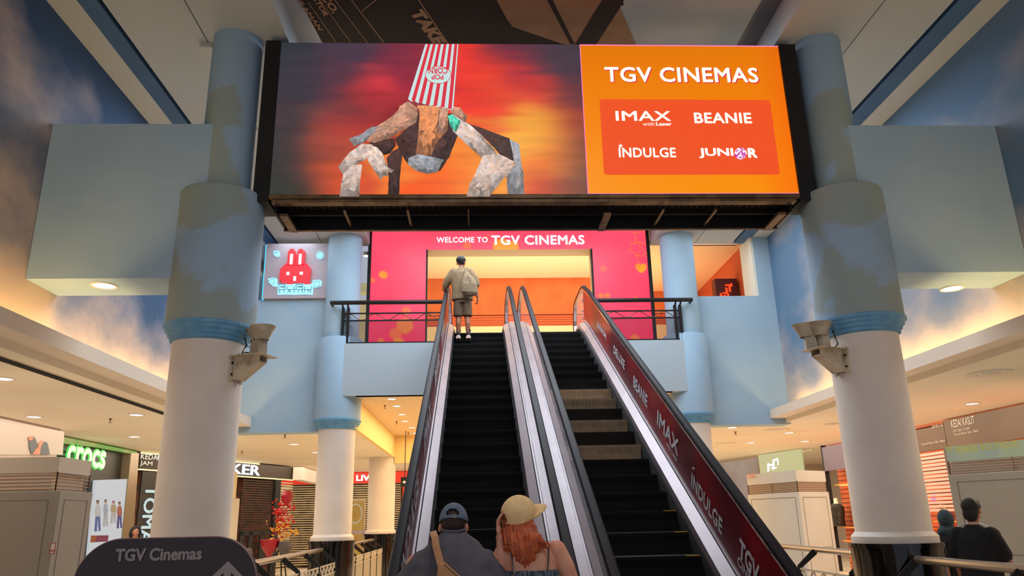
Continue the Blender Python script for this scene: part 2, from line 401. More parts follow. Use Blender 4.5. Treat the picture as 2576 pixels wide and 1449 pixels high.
rocks = [
 ('d', [(740,935),(830,905),(910,905),(920,950),(880,1000),(840,1010)]),
 ('d', [(860,1030),(890,990),(940,960),(962,1010),(950,1130),(940,1281),(865,1281),(875,1170)]),
 ('b', [(945,690),(1000,660),(1060,700),(1060,760),(1000,800),(905,800),(905,745),(940,715)]),
 ('d', [(1385,800),(1500,840),(1660,900),(1705,990),(1695,1062),(1600,1010),(1560,960),(1480,880)]),
 ('b', [(1270,690),(1340,700),(1385,760),(1370,800),(1290,760)]),
 ('g', [(1660,905),(1725,940),(1735,1050),(1752,1130),(1757,1281),(1650,1281),(1640,1150),(1698,1060)]),
 ('d', [(915,905),(1000,830),(1070,730),(1290,740),(1330,860),(1270,1020),(1210,1110),(1130,1130),(1040,1100),(1000,1070),(960,1010)]),
 ('c', [(1075,730),(1060,685),(1190,690),(1260,715),(1255,850),(1190,920),(1150,1012),(1050,1012),(1065,900)]),
 ('b', [(1205,712),(1262,706),(1247,860),(1180,862)]),
 ('g', [(1000,1030),(1060,1003),(1190,1028),(1232,1040),(1190,1120),(1130,1132),(1050,1110),(1000,1070)]),
 ('b', [(905,748),(1010,705),(1065,735),(1050,800),(960,850),(880,900),(780,930),(720,910),(740,860),(830,800)]),
 ('g', [(615,905),(700,870),(760,825),(812,825),(740,900),(715,925),(650,950)]),
 ('l', [(545,1085),(620,990),(700,935),(765,940),(792,990),(720,1040),(640,1080),(580,1137)]),
 ('l', [(580,1130),(640,1070),(700,1070),(690,1160),(682,1281),(553,1281),(565,1190)]),
 ('l', [(735,940),(800,960),(835,1000),(850,1050),(870,1090),(908,1110),(890,1125),(850,1120),(880,1148),(840,1145),(820,1170),(780,1110),(740,1050),(728,990)]),
 ('l', [(1275,765),(1290,745),(1400,810),(1480,880),(1560,970),(1577,1000),(1500,1042),(1470,1022),(1380,940),(1290,850)]),
 ('t', [(1256,752),(1290,745),(1345,790),(1310,862),(1275,822)]),
 ('l', [(1490,1010),(1590,1000),(1692,1050),(1670,1110),(1600,1190),(1530,1281),(1380,1281),(1400,1200),(1450,1100)]),
]
M_rock = vcmat('led_rock', .95)
_nt = M_rock.node_tree; _n = _nt.nodes.new('ShaderNodeTexNoise'); _n.inputs['Scale'].default_value = 16; _n.inputs['Detail'].default_value = 10; _n.inputs['Roughness'].default_value = .7
_tc = _nt.nodes.new('ShaderNodeTexCoord'); _nt.links.new(_tc.outputs['Object'], _n.inputs['Vector']); _mr = _nt.nodes.new('ShaderNodeMapRange'); _mr.inputs[1].default_value = .25; _mr.inputs[2].default_value = .75; _mr.inputs[3].default_value = .45; _mr.inputs[4].default_value = 1.5
_nt.links.new(_n.outputs['Fac'], _mr.inputs[0]); _nt.links.new(_mr.outputs[0], _nt.nodes['Principled BSDF'].inputs['Emission Strength'])
def gridpoly(pl, pts, d):
    return MB().poly([pl.hit(x, y, d) for x, y in pts])
for i, (k, p) in enumerate(rocks):
    pts = C2(p)
    # crack shadow outline, then the rock itself, both drawn on the display
    cx_ = sum(q[0] for q in pts)/len(pts); cy_ = sum(q[1] for q in pts)/len(pts)
    fine = []
    for a in range(len(pts)):
        x0, y0 = pts[a]; x1, y1 = pts[(a+1) % len(pts)]
        for s_ in range(4):
            x = x0+(x1-x0)*s_/4; y = y0+(y1-y0)*s_/4
            if s_ and y < 494: x += R0.uniform(-.8,.8); y += R0.uniform(-.8,.8)
            fine.append((x, min(y, 494.6)))
    n = len(fine); d_ = .003+.0022*i; inn = []
    for j, (x, y) in enumerate(fine):
        t_ = .62+.12*math.sin(j*1.9+i); inn.append((cx_+(x-cx_)*t_+R0.uniform(-1.5,1.5), cy_+(y-cy_)*t_+R0.uniform(-1.5,1.5)))
    mbq = MB(); cols = []
    base = dict(l=(206,182,170), b=(190,140,116), d=(74,50,48), g=(152,150,154), c=(214,138,92), t=(84,200,170))[k]
    def q_(pts_, br):
        mbq.poly([PS.hit(x, min(y, 494.6), d_) for x, y in pts_]); tint = R0.uniform(-.05,.05)
        cols.append(rgb(*[max(0, min(255, c_*br*(1+tint*(1 if ci == 0 else -1 if ci == 2 else 0)))) for ci, c_ in enumerate(base)]))
    for j in range(0, n):
        a_, b2 = fine[j], fine[(j+1) % n]; mx_, my_ = (a_[0]+b2[0])/2-cx_, (a_[1]+b2[1])/2-cy_; L_ = math.hypot(mx_, my_) or 1
        br = .92 + .22*(-my_/L_*.9 - mx_/L_*.35) + R0.uniform(-.10,.10)
        q_([a_, b2, inn[(j+1) % n], inn[j]], br)
        if j % 2 == 0: q_([inn[j], inn[(j+1) % n], inn[(j+2) % n], (cx_, cy_)], 1.04 + R0.uniform(-.09,.09) - .05*my_/L_)
    o_ = mbq.build('rock_picture', M_rock, bd, fix=False); ca = o_.data.color_attributes.new('Col', 'FLOAT_COLOR', 'CORNER')
    for p_ in o_.data.polygons:
        for li in p_.loop_indices: ca.data[li].color = cols[p_.index]
M_hole = mat('led_black', (24, 14, 16), em=.6)
mb = MB()
for (x, y, r) in [(970,918,7),(1000,900,5),(1020,870,4),(1005,940,4),(985,960,5),(1015,985,4),(1245,890,5),(1270,870,4),(1255,940,5),(1275,905,4),(1240,965,4),(955,890,3),(1030,900,4),(1290,880,4)]:
    px, py = C2([(x, y)])[0]; MB().poly([PS.hit(px+r/2.6*math.cos(a*pi/4), py+r/2.6*math.sin(a*pi/4), .045) for a in range(8)]).build('rock_hole_picture', M_hole, bd)
for ln in [[(1205,720),(1195,800),(1170,850),(1165,858)],[(1155,855),(1180,865)],[(1080,860),(1110,850)],[(860,860),(880,890)],[(1480,1270),(1470,1230),(1490,1210)],[(1470,1235),(1440,1215)]]:
    for (a, b) in zip(ln, ln[1:]):
        (ax, ay), (bx, by) = C2([a, b]); L_ = math.hypot(bx-ax, by-ay) or 1; nx, ny = -(by-ay)/L_*.7, (bx-ax)/L_*.7
        MB().poly([PS.hit(x, y, .046) for x, y in ((ax+nx,ay+ny),(bx+nx,by+ny),(bx-nx,by-ny),(ax-nx,ay-ny))]).build('rock_crack_picture', M_hole, bd)
# popcorn box drawn on the display
M_pw = mat('led_popcorn_white', (206, 232, 230), em=.95); M_pr = mat('led_popcorn_red', (226, 54, 72), em=.95)
TL, TR, BR, BL = (1070,111), (1153,111), (1140,274), (1026.5,249)
def LP(a, b, t): return (a[0]+(b[0]-a[0])*t, a[1]+(b[1]-a[1])*t)
bot = []
for k in range(7):
    for j in range(5):
        t = (k + j/5.)/7.; p = LP(BL, BR, t); bot.append((p[0], p[1] + 4.5*math.sin(pi*j/5.)))
bot.append(BR)
gridpoly(PS, [TL] + bot + [TR], .05).build('popcorn_box_picture', M_pw, bd)
mb = MB()
for f_ in (.115, .275, .435, .60, .765, .925):
    a, b = LP(TL, TR, f_-.045), LP(TL, TR, f_+.045); c, d = LP(BL, BR, f_+.04), LP(BL, BR, f_-.04)
    mb.poly([PS.hit(x, y, .052) for x, y in (a, b, (c[0], c[1]+2), (d[0], d[1]+2))])
mb.build('popcorn_stripes_picture', M_pr, bd)
def ell(cx, cy, rx, ry, n=32): return [(cx+rx*math.cos(2*pi*k/n), cy+ry*math.sin(2*pi*k/n)) for k in range(n)]
gridpoly(PS, ell(1102.5,188.5,33,22.5), .054).build('popcorn_badge_picture', M_pr, bd)
gridpoly(PS, ell(1102.5,188.5,31.5,21), .055).build('popcorn_badge_picture', M_pw, bd)
for w, (x0, x1, y0, y1) in {'CORN': (1126.5, 1079, 176, 192), 'POP': (1116, 1086, 193.5, 206.5)}.items():
    a = PS.uv(x0, y0); b = PS.uv(x1, y0+ (2 if w=='CORN' else 0)); hh = abs(PS.uv(x0, y0)[1]-PS.uv(x0, y1)[1])
    text(w, PS.at(*a, .0), (-1,0,0), (0,0,-1), (0, 0, abs(b[0]-a[0]), hh), M_pr, bd, lift=.056, bold=.02)
# right display: cinema menu
def mcol(u, v):
    px, py = proj(PS.at(u, v)); k = max(0, min(1, (py-114)/376)); e = max(0, (px-1900)/110.)
    return rgb(255 - 22*(1-k)**2, (122 + 26*k) - 28*max(0, min(1, e)), 0)
md = build_grid('menu_display', grid(PS, xd, sx1, sz0, sz1, 24, 12, mcol), M_vid, sc)
pa, pb, pc_, pd = PS.uv(1507,250), PS.uv(1937,252), PS.uv(1962,440), PS.uv(1520,440)
def rrect(u0, v0, u1, v1, r, n=6):
    o = []
    for (cx, cy, a0) in ((u1-r, v1-r, 0), (u0+r, v1-r, pi/2), (u0+r, v0+r, pi), (u1-r, v0+r, 3*pi/2)):
        for k in range(n+1): a = a0+pi/2*k/n; o.append((cx+r*math.cos(a), cy+r*math.sin(a)))
    return o
u0 = (pa[0]+pd[0])/2; u1 = (pb[0]+pc_[0])/2; v1 = (pa[1]+pb[1])/2; v0 = (pc_[1]+pd[1])/2
MB().poly([PS.at(u, v, .004) for u, v in rrect(u0, v0, u1, v1, .04)]).build('menu_panel', mat('led_red_orange', (246, 84, 34), em=.95), md)
M_lw = mat('led_text_white', (250, 240, 232), em=1.15); M_lp = mat('led_text_shadow', (226, 40, 70), em=.9)
def stext(body, x0, x1, yt, yb, m=M_lw, lift=.008, par=md, **k):
    xm = (x0+x1)/2; h = PS.uv(xm, yt)[1]-PS.uv(xm, yb)[1]; a = PS.uv(x0, yb); b = PS.uv(x1, yb)
    return text(body, PS.at(a[0], (a[1]+b[1])/2), (1,0,0), (0,0,1), (0, 0, b[0]-a[0], h), m, par, lift=lift, **k)
stext('TGV CINEMAS', 1524, 1912, 172, 210, M_lp, .006, bold=.022, spacing=1.06); stext('TGV CINEMAS', 1522, 1909, 170, 208, bold=.022, spacing=1.06)
stext('IMAX', 1549, 1688, 280, 305, bold=.018, spacing=1.05); stext('with', 1617, 1646, 308, 317, bold=.0); stext('Laser', 1650, 1690, 308, 317, bold=.03)
stext('BEANIE', 1747, 1892, 284, 311, bold=.025, spacing=1.05); stext('INDULGE', 1557, 1701, 372, 397, bold=.022, spacing=1.05)
stext('JUNI', 1759, 1846, 373, 399, bold=.03); stext('R', 1882, 1906, 373, 398, bold=.045)
def star(cx, cy, r, rot=0, inn=.42, n=5): return [(cx+(r if k % 2 == 0 else r*inn)*math.sin(rot+pi*k/n), cy-(r if k % 2 == 0 else r*inn)*math.cos(rot+pi*k/n)) for k in range(2*n)]
gridpoly(PS, star(1561,367,6.5), .008).build('star_picture', M_lw, md)
gridpoly(PS, star(1787,297,5, .3), .010).build('star_picture', mat('led_red_orange'), md)
gridpoly(PS, ell(1863,386,15.5,15), .008).build('disco_ball_picture', mat('led_disco', (250,240,250), em=1., c2=(206,60,170), ns=34, nf=(.5,.54)), md)
mb = MB(); a, b = PS.uv(1460,112)[1], 0
mb.box(xd, sx1, YS-.006, YS+.0, sz1-.012, sz1); mb.box(xd, xd+.01, YS-.006, YS, sz0, sz1); mb.box(xd, sx1, YS-.006, YS, sz0, sz0+.01)
mb.build('menu_edge_glow', mat('led_pink_edge', (255, 130, 190), em=1.), md)
# frame and truss
mb = MB(); mb.box(sx0-.19, sx0-.002, YS-.03, YS+.45, sz0-.1, sz1+.01); mb.box(sx1+.002, sx1+.22, YS-.03, YS+.45, sz0-.1, sz1+.01)
mb.box(sx0-.1, sx1+.1, YS+.02, YS+.45, sz0, sz1+.01)
mb.build('cabinet', M_bmatt, sc)
mb = MB(); mb.box(sx0, sx1, YS-.02, YS+.03, sz0-.055, sz0-.004); mb.box(sx0+.03, sx1-.04, YS, YS+.12, sz0-.10, sz0-.06)
mb.build('bottom_bezel', M_brown, sc)
mb = MB(); mb.box(sx0+.04, sx1-.07, 9.22, 9.27, 3.62, 3.98); mb.box(sx0+.04, sx1-.07, YS+.4, 9.27, 3.95, 4.0)
for x in (sx0+.04, sx1-.10): mb.box(x, x+.03, YS+.1, 9.27, 3.64, 3.95)
mb.box(sx0+.04, sx1-.07, 9.0, 9.05, 3.74, 3.95)
mb.build('truss', mat('truss_black', (18, 13, 10), .6, metal=.3), sc)
mb = MB(); mb.box(sx0+.04, sx1-.07, 9.20, 9.24, 3.605, 3.62)
for px, w in ((715,.10),(867,.03),(1026,.03),(1178,.02),(1527,.09),(1668,.03),(1800,.03),(1965,.10)):
    x = PY(px, 515, YS+.1).x; mb.box(x-w/2, x+w/2, YS+.1, 9.25, 3.60 if w > .05 else 3.66, 3.635 if w > .05 else 3.68)
mb.build('truss_bars', M_brown, sc)
mb = MB()
for k in range(80):
    x = sx0+.1+k*.081; mb.box(x, x+.012, YS+.14, 9.0, 3.80, 3.81)
for k in range(6): mb.box(sx0+.06, sx1-.1, YS+.17+k*.065, YS+.18+k*.065, 3.80, 3.81)
mb.build('mesh_grille', mat('grille_brown', (60, 40, 26), .5, metal=.4), sc)

# ================================================================ PINK PORTAL
YP = 16.55
pt = thing('video_wall', 'glowing pink video wall framing the cinema entrance on the upper floor', 'video wall', (CX, YP, F2))
PP = Plane((0, YP, 0), (1,0,0), (0,0,1))
px0, px1, pz1 = -2.42, 3.99, 6.46
ox0, ox1, oz = -1.16, 2.70, 6.0
blobs = [(964,691,11,255,150,40),(1018,820,22,255,130,50),(995,840,16,255,110,60),(1003,862,14,255,140,50),(1022,782,12,255,110,70),(1262,620,22,255,160,30),(1290,621,16,255,160,30),(1175,618,10,255,110,60),
 (1614,674,13,255,165,30),(1606,670,8,255,150,40),(1512,744,7,255,120,50),(1528,743,7,255,120,50),(1560,756,7,255,110,60),(1598,752,6,255,110,60),(1597,852,12,255,120,60),(1518,676,9,255,105,80),(958,858,9,255,120,60),(936,705,8,255,110,70)]
def pcol(u, v):
    px, py = proj(PP.at(u, v)); k = max(0, min(1, (py-580)/280)); r, g, b = 255, 78-30*k, 108-16*k
    n_ = mn.noise(Vector((px*.02, py*.02, 0)))*6; g += n_; b += n_
    for (x, y, s_, cr, cg, cb) in blobs:
        d = math.hypot(px-x, (py-y)*1.1) + 2.5*mn.noise(Vector((px*.12, py*.12, s_))); w = max(0, min(1, (s_*1.15-d)/(s_*.35))); w = w*w*(3-2*w)
        g += (cg-g)*w; b += (cb-b)*w
    return rgb(r, g, b)
M_pd = vcmat('led_pink_picture', 1.0)
dp = build_grid('display', grid(PP, px0, px1, F2, pz1, 300, 134, pcol, hole=(ox0, ox1, oz)), M_pd, pt)
mb = MB()
for (x, y, r, rot) in ((1612,596,24,.2),(1600,625,22,.5),(1618,655,24,.3),(1235,600,16,.2),(1435,612,14,.1)):
    for s_ in (1.,): 
        o_ = star(x, y, r, rot, .5); i_ = star(x, y, r*.86, rot, .5); n = len(o_)
        for k in range(n):
            q = [o_[k], o_[(k+1) % n], i_[(k+1) % n], i_[k]]
            if all(proj((px0,YP,5))[0] < a[0] < 1628 for a in q): PP.poly(mb, q, .003)
mb.build('star_outlines', mat('led_star_line', (255, 128, 60), em=.95), dp)
mb = MB()
for (x, y, r, rot) in ((1045,845,22,.2),):
    o_ = star(x, y, r, rot, .5); i_ = star(x, y, r*.93, rot, .5); n = len(o_)
    for k in range(n):
        q = [o_[k], o_[(k+1) % n], i_[(k+1) % n], i_[k]]
        if all(a[0] < 1068 for a in q): PP.poly(mb, q, .003)
mb.build('star_outlines', mat('led_star_line2', (255, 90, 110), em=.95), dp)
def ptext(body, x0, x1, yt, yb, **k):
    xm = (x0+x1)/2; h = PP.uv(xm, yt)[1]-PP.uv(xm, yb)[1]; a = PP.uv(x0, yb); b = PP.uv(x1, yb)
    return text(body, PP.at(a[0], (a[1]+b[1])/2), (1,0,0), (0,0,1), (0, 0, b[0]-a[0], h), M_lw2, dp, lift=.008, **k)
M_lw2 = mat('led_text_bright', (255, 246, 248), em=1.5)
ptext('WELCOME TO', 1098, 1227, 596.5, 610.5, bold=.02, spacing=1.06); ptext('TGV CINEMAS', 1236, 1471, 592, 616, bold=.024, spacing=1.06)
mb = MB(); e = .05
mb.box(px0-e-.02, px0, YP-.06, YP+.4, F2, pz1); mb.box(px1, px1+e+.02, YP-.06, YP+.4, F2, pz1); mb.box(px0-e, px1+e, YP-.05, YP+.4, pz1, pz1+.035)
mb.box(ox0-.001, ox0+.03, YP-.02, YP+.1, F2, oz); mb.box(ox1-.03, ox1+.001, YP-.02, YP+.1, F2, oz)
mb.build('frame', M_bmatt, pt)
mb = MB(); mb.box(ox0-.3, ox1+.3, YP+.02, YP+.5, oz, oz+.4); mb.box(ox0-.3, ox0, YP+.02, YP+.5, F2, oz+.01); mb.box(ox1, ox1+.3, YP+.02, YP+.5, F2, oz+.01)
mb.box(px0, ox0-.3, YP+.02, YP+.4, F2, pz1); mb.box(ox1+.3, px1, YP+.02, YP+.4, F2, pz1)
mb.build('opening_lining', mat('lining_beige', (190, 160, 120), .7), pt)
struct('wall_back_upper', MB().box(-2.46, 4.08, YP+.1, YP+.45, oz+.4, ZC+.35), M_grey)

# ================================================================ BALCONY RAILINGS
def rail_side(xa, xb, sgn, label):
    t = thing('balcony_railing', label, 'railing', ((xa+xb)/2, 15.62, 3.58))
    yb, zt = 15.5, 4.44; lo, hi = min(xa, xb), max(xa, xb)
    xo = xa - sgn*.22
    MB().tube([(xb, yb, zt), (xo, yb, zt), (xo, 16.4, zt)], .045, 10).build('handrail', M_black, t, smooth=True)
    mb = MB()
    for z in (4.24, 4.08, 3.60): mb.box(lo, hi, 15.63, 15.66, z-.014, z+.014)
    for z in (4.24, 4.08, 3.60): mb.box(xa-.015, xa+.015, 15.65, 16.0, z-.014, z+.014)
    mb.build('rails', M_black, t)
    n = int((hi-lo)/.5*16); pts = [(lo+(hi-lo)*k/n, 15.645, 4.16+.066*math.sin(2*pi*(hi-lo)*k/n/.55)) for k in range(n+1)]
    MB().tube(pts, .009, 6).build('wave_bar', mat('bronze_bar', (120, 96, 84), .4, metal=.6), t, smooth=True)
    for x in (xa+sgn*.02, xa+sgn*.13):
        mb = MB(); mb.box(x-.025, x+.025, 15.61, 15.69, 3.58, 4.36); mb.tube([(x, 15.65, 4.32), (x, yb, zt-.02)], .02, 6); mb.build('post', M_black, t)
    mb = MB(); mb.box(lo+.1, hi, 15.64, 15.65, 3.62, 4.06); mb.build('glass_panel', M_smoke, t)
    return t
rail_side(-2.86, -.62, 1, 'black balcony railing with wavy bar left of the escalators')
rail_side(4.42, 2.26, -1, 'black balcony railing with wavy bar right of the escalators')

# ================================================================ ESCALATORS
TS = .5384; AO = -4.28; AR = 1.5; SI, CO = .4741, .8805
def prof(y):
    y1, y0 = 14.33, 5.31
    if y >= y1 + AR*SI: return F2
    if y > y1: s_ = SI - (y-y1)/AR; return AO+TS*y1 + AR*(math.sqrt(1-s_*s_) - CO)
    if y >= y0: return AO+TS*y
    if y > y0 - AR*SI: s_ = SI - (y0-y)/AR; return AO+TS*y0 - AR*(math.sqrt(max(0, 1-s_*s_)) - CO)
    return FL
def path(y0, y1, off, step=.12, x=0.):
    ys = [y0]; y = y0
    while y < y1-.001:
        y = min(y1, y + (step if (y < 5.6 or y > 14.1) else .6)); ys.append(y)
    return [(x, y, prof(y)+off) for y in ys]
M_step = bpy.data.materials.new('step_tread'); M_step.use_nodes = True
def stepmat(name, a, b):
    m = bpy.data.materials.new(name); m.use_nodes = True; nt = m.node_tree; N = nt.nodes; L = nt.links; bs = N['Principled BSDF']
    bs.inputs['Roughness'].default_value = .7; bs.inputs['Specular IOR Level'].default_value = .25
    tc = N.new('ShaderNodeTexCoord'); w = N.new('ShaderNodeTexWave'); w.wave_type = 'BANDS'; w.bands_direction = 'X'; w.inputs['Scale'].default_value = 26
    r = N.new('ShaderNodeValToRGB'); r.color_ramp.elements[0].color = rgb(*a); r.color_ramp.elements[1].color = rgb(*b); r.color_ramp.elements[0].position = .3; r.color_ramp.elements[1].position = .7
    n = N.new('ShaderNodeTexNoise'); n.inputs['Scale'].default_value = 9; n.inputs['Detail'].default_value = 5
    mx = N.new('ShaderNodeMix'); mx.data_type = 'RGBA'; mx.blend_type = 'MULTIPLY'; mx.inputs[0].default_value = .55
    L.new(tc.outputs['Object'], w.inputs['Vector']); L.new(w.outputs['Fac'], r.inputs[0]); L.new(tc.outputs['Object'], n.inputs['Vector'])
    L.new(r.outputs[0], mx.inputs[6]); L.new(n.outputs['Fac'], mx.inputs[7]); L.new(mx.outputs[2], bs.inputs['Base Color'])
    return m
M_step = stepmat('step_black', (6, 6, 6), (30, 28, 27)); M_stepd = stepmat('step_dusty', (104, 86, 68), (236, 206, 172))
M_rubber = mat('handrail_rubber', (24, 17, 22), .5, spec=.08); M_rim = mat('rail_chrome', (214, 206, 208), .18, metal=1.)
M_yedge = mat('yellow_edge', (190, 140, 30), .6); M_tooth = mat('step_edge_wear', (84, 78, 70), .5, metal=.4)
M_brush = mat('skirt_brush', (14, 12, 12), .9)
def balustrade(xc, inner, banner, t, brd):
    """glass, handrail and decks of one side; inner = +1 when the steps lie towards +x"""
    ye0, ye1 = 4.35, 16.2
    # glass panel with rounded ends
    top = path(ye0+.35, ye1-.38, .86); bot = path(ye0+.1, ye1-.05, .20)
    def arc(cy, cz, r, a0, a1, n=10): return [(0, cy+r*math.cos(a0+(a1-a0)*k/n), cz+r*math.sin(a0+(a1-a0)*k/n)) for k in range(n+1)]
    rr = .40
    pl_ = [ (0,)+p[1:] for p in top ] + arc(ye1-.38, F2+.86-rr, rr, pi/2, -.35)[1:] + [(0,)+p[1:] for p in bot[::-1]] + arc(ye0+.35, FL+.86-rr, rr, pi+.35, pi/2)[:-1]
    MB().slab([(xc-.006, p[1], p[2]) for p in pl_], (.012, 0, 0)).build('glass_panel', M_glass, t)
    hp = [(xc, p[1], p[2]) for p in ([q for q in arc(ye0+.35, FL+.92-rr-.06, rr+.06, pi*1.35, pi/2)] + path(ye0+.35, ye1-.38, .92)[1:] + arc(ye1-.38, F2+.92-rr-.06, rr+.06, pi/2, -pi*.35)[1:])]
    sec = [(-.04,-.012),(-.042,.012),(-.03,.03),(0,.037),(.03,.03),(.042,.012),(.04,-.012),(.028,-.02),(-.028,-.02)]
    MB().sweep(sec, hp).build('handrail', M_rubber, t, smooth=True)
    rim = [(xc, p[1], p[2]) for p in hp]
    MB().sweep([(-.026,-.052),(-.034,-.014),(.034,-.014),(.026,-.052)], rim).build('rail_rim', M_rim, t)
    # inner deck (sloping towards the steps) and skirt
    s_ = inner
    d = [(xc+s_*.000, .20), (xc+s_*.03, .20), (xc+s_*.125, .13), (xc+s_*.135, -.28), (xc+s_*.0, -.28)]
    pth = path(ye0-.1, ye1-.1, 0)
    def sw(sec2, name, m):
        mb = MB(); k = len(sec2); m_ = len(pth); vs = []; fs = []
        for p in pth:
            for (x, dz) in sec2: vs.append((x, p[1], p[2]+dz))
        for i in range(m_-1):
            for j in range(k): j2 = (j+1) % k; fs.append((i*k+j, i*k+j2, (i+1)*k+j2, (i+1)*k+j))
        fs += [tuple(range(k)), tuple((m_-1)*k+j for j in range(k))]
        mb.add(vs, fs); return mb.build(name, m, t)
    sw(d, 'inner_deck', M_deck)
    sw([(xc+s_*.134, .05), (xc+s_*.142, .05), (xc+s_*.142, -.28), (xc+s_*.134, -.28)], 'skirt', M_brush)
    sw([(xc+s_*.024, .2005), (xc+s_*.030, .206), (xc+s_*.036, .200)], 'deck_seam', M_gap)
    sw(brd, 'outer_deck', M_deck)
    if banner:
        bt = [(xc+s_*.009, p[1], p[2]+.83) for p in path(5.0, 14.75, 0)]; bb = [(xc+s_*.009, p[1], p[2]+.235) for p in path(5.0, 14.75, 0)]
        mb = MB(); n = len(bt); mb.add(bt+bb, [(i, i+1, n+i+1, n+i) for i in range(n-1)])
        bo = mb.build('banner', M_red, t, fix=False)
        U = Vector((0, -s_*(-1)*math.cos(math.atan(TS)), -s_*(-1)*math.sin(math.atan(TS))))  # reading direction
        return bo
def escalator(x0, x1, phase, dusty, label, banner_side, bm_, mid):
    t = thing('escalator', label, 'escalator', ((x0+x1)/2, 5.2, FL))
    sd = .3755; n0 = int((5.2-phase)/sd)-1
    k = n0
    while True:
        y = phase + k*sd; k += 1
        if y < 4.75: continue
        if y > 15.2: break
        z = prof(y); zb = prof(y-sd) - .02
        if z - zb < .03: zb = z-.03
        mb = MB()
        sec = [(y+sd*1.02, z-.004), (y, z-.004), (y+.002, z-.03), (y+.022, z-(z-zb)*.45), (y+.03, zb), (y+sd*1.02, zb)]
        mb.slab([(x0, a, b) for a, b in sec], (x1-x0, 0, 0))
        dm = any(abs(y-q) < sd*.5 for q in dusty)
        st = mb.build('step', M_stepd if dm else M_step, t)
        if dm: st['label'] = 'dusty worn pale step'
        if y < 11.5:
            mb = MB(); nn = 46
            for q in range(nn):
                xx = x0+.03+(x1-x0-.06)*q/(nn-1); mb.box(xx-.0028, xx+.0028, y-.0015, y+.006, z-.008, z-.0030)
            mb.build('step_edge', M_tooth, st)
        if x0 > .8 and 7. < y < 8.2:
            MB().box(x1-.14, x1-.01, y-.003, y+.03, z-.010, z-.001).build('yellow_mark', M_yedge, st)
    MB().box(x0, x1, 15.2, 16.4, F2-.03, F2+.002).build('comb_plate', M_steel, t)
    MB().box(x0, x1, 3.9, 4.72, FL+.001, FL+.012).build('comb_plate', M_steel, t)
    mb = MB(); pth = path(5.0, 15.5, 0); xa, xb = x0-.18, x1+.18
    vs = []; fs = []
    for p in pth: vs += [(xa, p[1], p[2]-.25), (xb, p[1], p[2]-.25), (xb, p[1], max(FL+.002, p[2]-1.05)), (xa, p[1], max(FL+.002, p[2]-1.05))]
    for i in range(len(pth)-1):
        for j in range(4): j2 = (j+1) % 4; fs.append((i*4+j, i*4+j2, i*4+4+j2, i*4+4+j))
    fs += [(0,1,2,3), tuple((len(pth)-1)*4+j for j in range(4))]
    mb.add(vs, fs).build('truss_cladding', mat('cladding_black', (22, 18, 20), .5), t)
    bl = balustrade(x0-.135, 1, banner_side == 'L', t, [(x0-.137, .21), (x0-.137-(mid if banner_side == 'R' else .14), .21), (x0-.137-(mid if banner_side == 'R' else .14), -.28), (x0-.137, -.28)])
    br = balustrade(x1+.135, -1, banner_side == 'R', t, [(x1+.137, .21), (x1+.137+(mid if banner_side == 'L' else .14), .21), (x1+.137+(mid if banner_side == 'L' else .14), -.28), (x1+.137, -.28)])
    return t, bl or br
eL, banL = escalator(-.455, .515, 7.78, [], 'left escalator, the one being ridden, with all-black steps', 'L', None, .138)
eR, banR = escalator(1.065, 2.045, 7.29, [9.54, 10.29, 11.04, 11.42], 'right escalator with empty steps, some of them dusty pale', 'R', None, .138)
# banner lettering on the inner faces of the balustrades
def bantext(body, par, xface, side, px_a, px_b, vlo, vhi, m=M_white, **k):
    """side=+1 right balustrade (face looks to -x, reads downhill); -1 left balustrade (face looks to +x, reads uphill)"""
    ang = math.atan(TS); up = Vector((0, -math.sin(ang), math.cos(ang)))
    U = Vector((0, -math.cos(ang), -math.sin(ang))) * side
    def yat(p): r = ray(*p); return r.y * (xface / r.x)
    ya, yb_ = (yat(px_a), yat(px_b)) if isinstance(px_a, tuple) else (px_a, px_b)
    base = Vector((xface, ya, AO+TS*ya)); ln = abs(ya-yb_)/math.cos(ang)
    return text(body, base, U, up, (0, vlo, ln, vhi), m, par, lift=.004, **k)
M_bl = mat('banner_lettering', (206, 202, 204), .6)
xf = 2.045+.135-.010
PB = Plane((xf, 0, AO), (0, -math.cos(math.atan(TS)), -math.sin(math.atan(TS))), (0, -math.sin(math.atan(TS)), math.cos(math.atan(TS))))
def bt2(body, tl, tr, bl, br, **k):
    """photo pixels of the four corners of a word on the right banner"""
    q = [PB.uv(*p) for p in (tl, tr, bl, br)]
    u0 = (q[0][0]+q[2][0])/2; u1 = (q[1][0]+q[3][0])/2; v0 = (q[2][1]+q[3][1])/2; v1 = (q[0][1]+q[1][1])/2
    print(body, 'u %.2f %.2f v %.2f %.2f' % (u0, u1, v0, v1))
    return text(body, PB.O, PB.U, PB.V, (u0, v0, u1, v1), M_bl, banR, lift=.004, **k)
bt2('TGV', (1862,1348), (1915,1432), (1860,1400), (1905,1470), bold=.03)
bt2('CINEMAS', (1858,1400), (1925,1500), (1855,1418), (1920,1520), bold=.024, spacing=1.05)
bt2('INDULGE', (1742,1188), (1820,1310), (1739,1222), (1816,1346), bold=.024, spacing=1.05)
bt2('IMAX', (1656,1030), (1710,1112), (1653,1065), (1705,1148), bold=.024, spacing=1.05)
bt2('with Laser', (1678,1108), (1707,1155), (1676,1118), (1704,1162), bold=.02)
bt2('BEANIE', (1596,942), (1631,1000), (1593,966), (1628,1030), bold=.024, spacing=1.05)
bt2('DELUXE', (1546,866), (1573,912), (1543,882), (1571,934), bold=.024, spacing=1.05)
bt2('JUNIOR', (1504,806), (1527,845), (1502,822), (1526,860), bold=.024, spacing=1.05)
MB().poly([PB.hit(x, y, .006) for x, y in star(1744,1178,5,0,.42)]).build('star_mark', M_bl, banR)
xfl = -.455-.135+.010
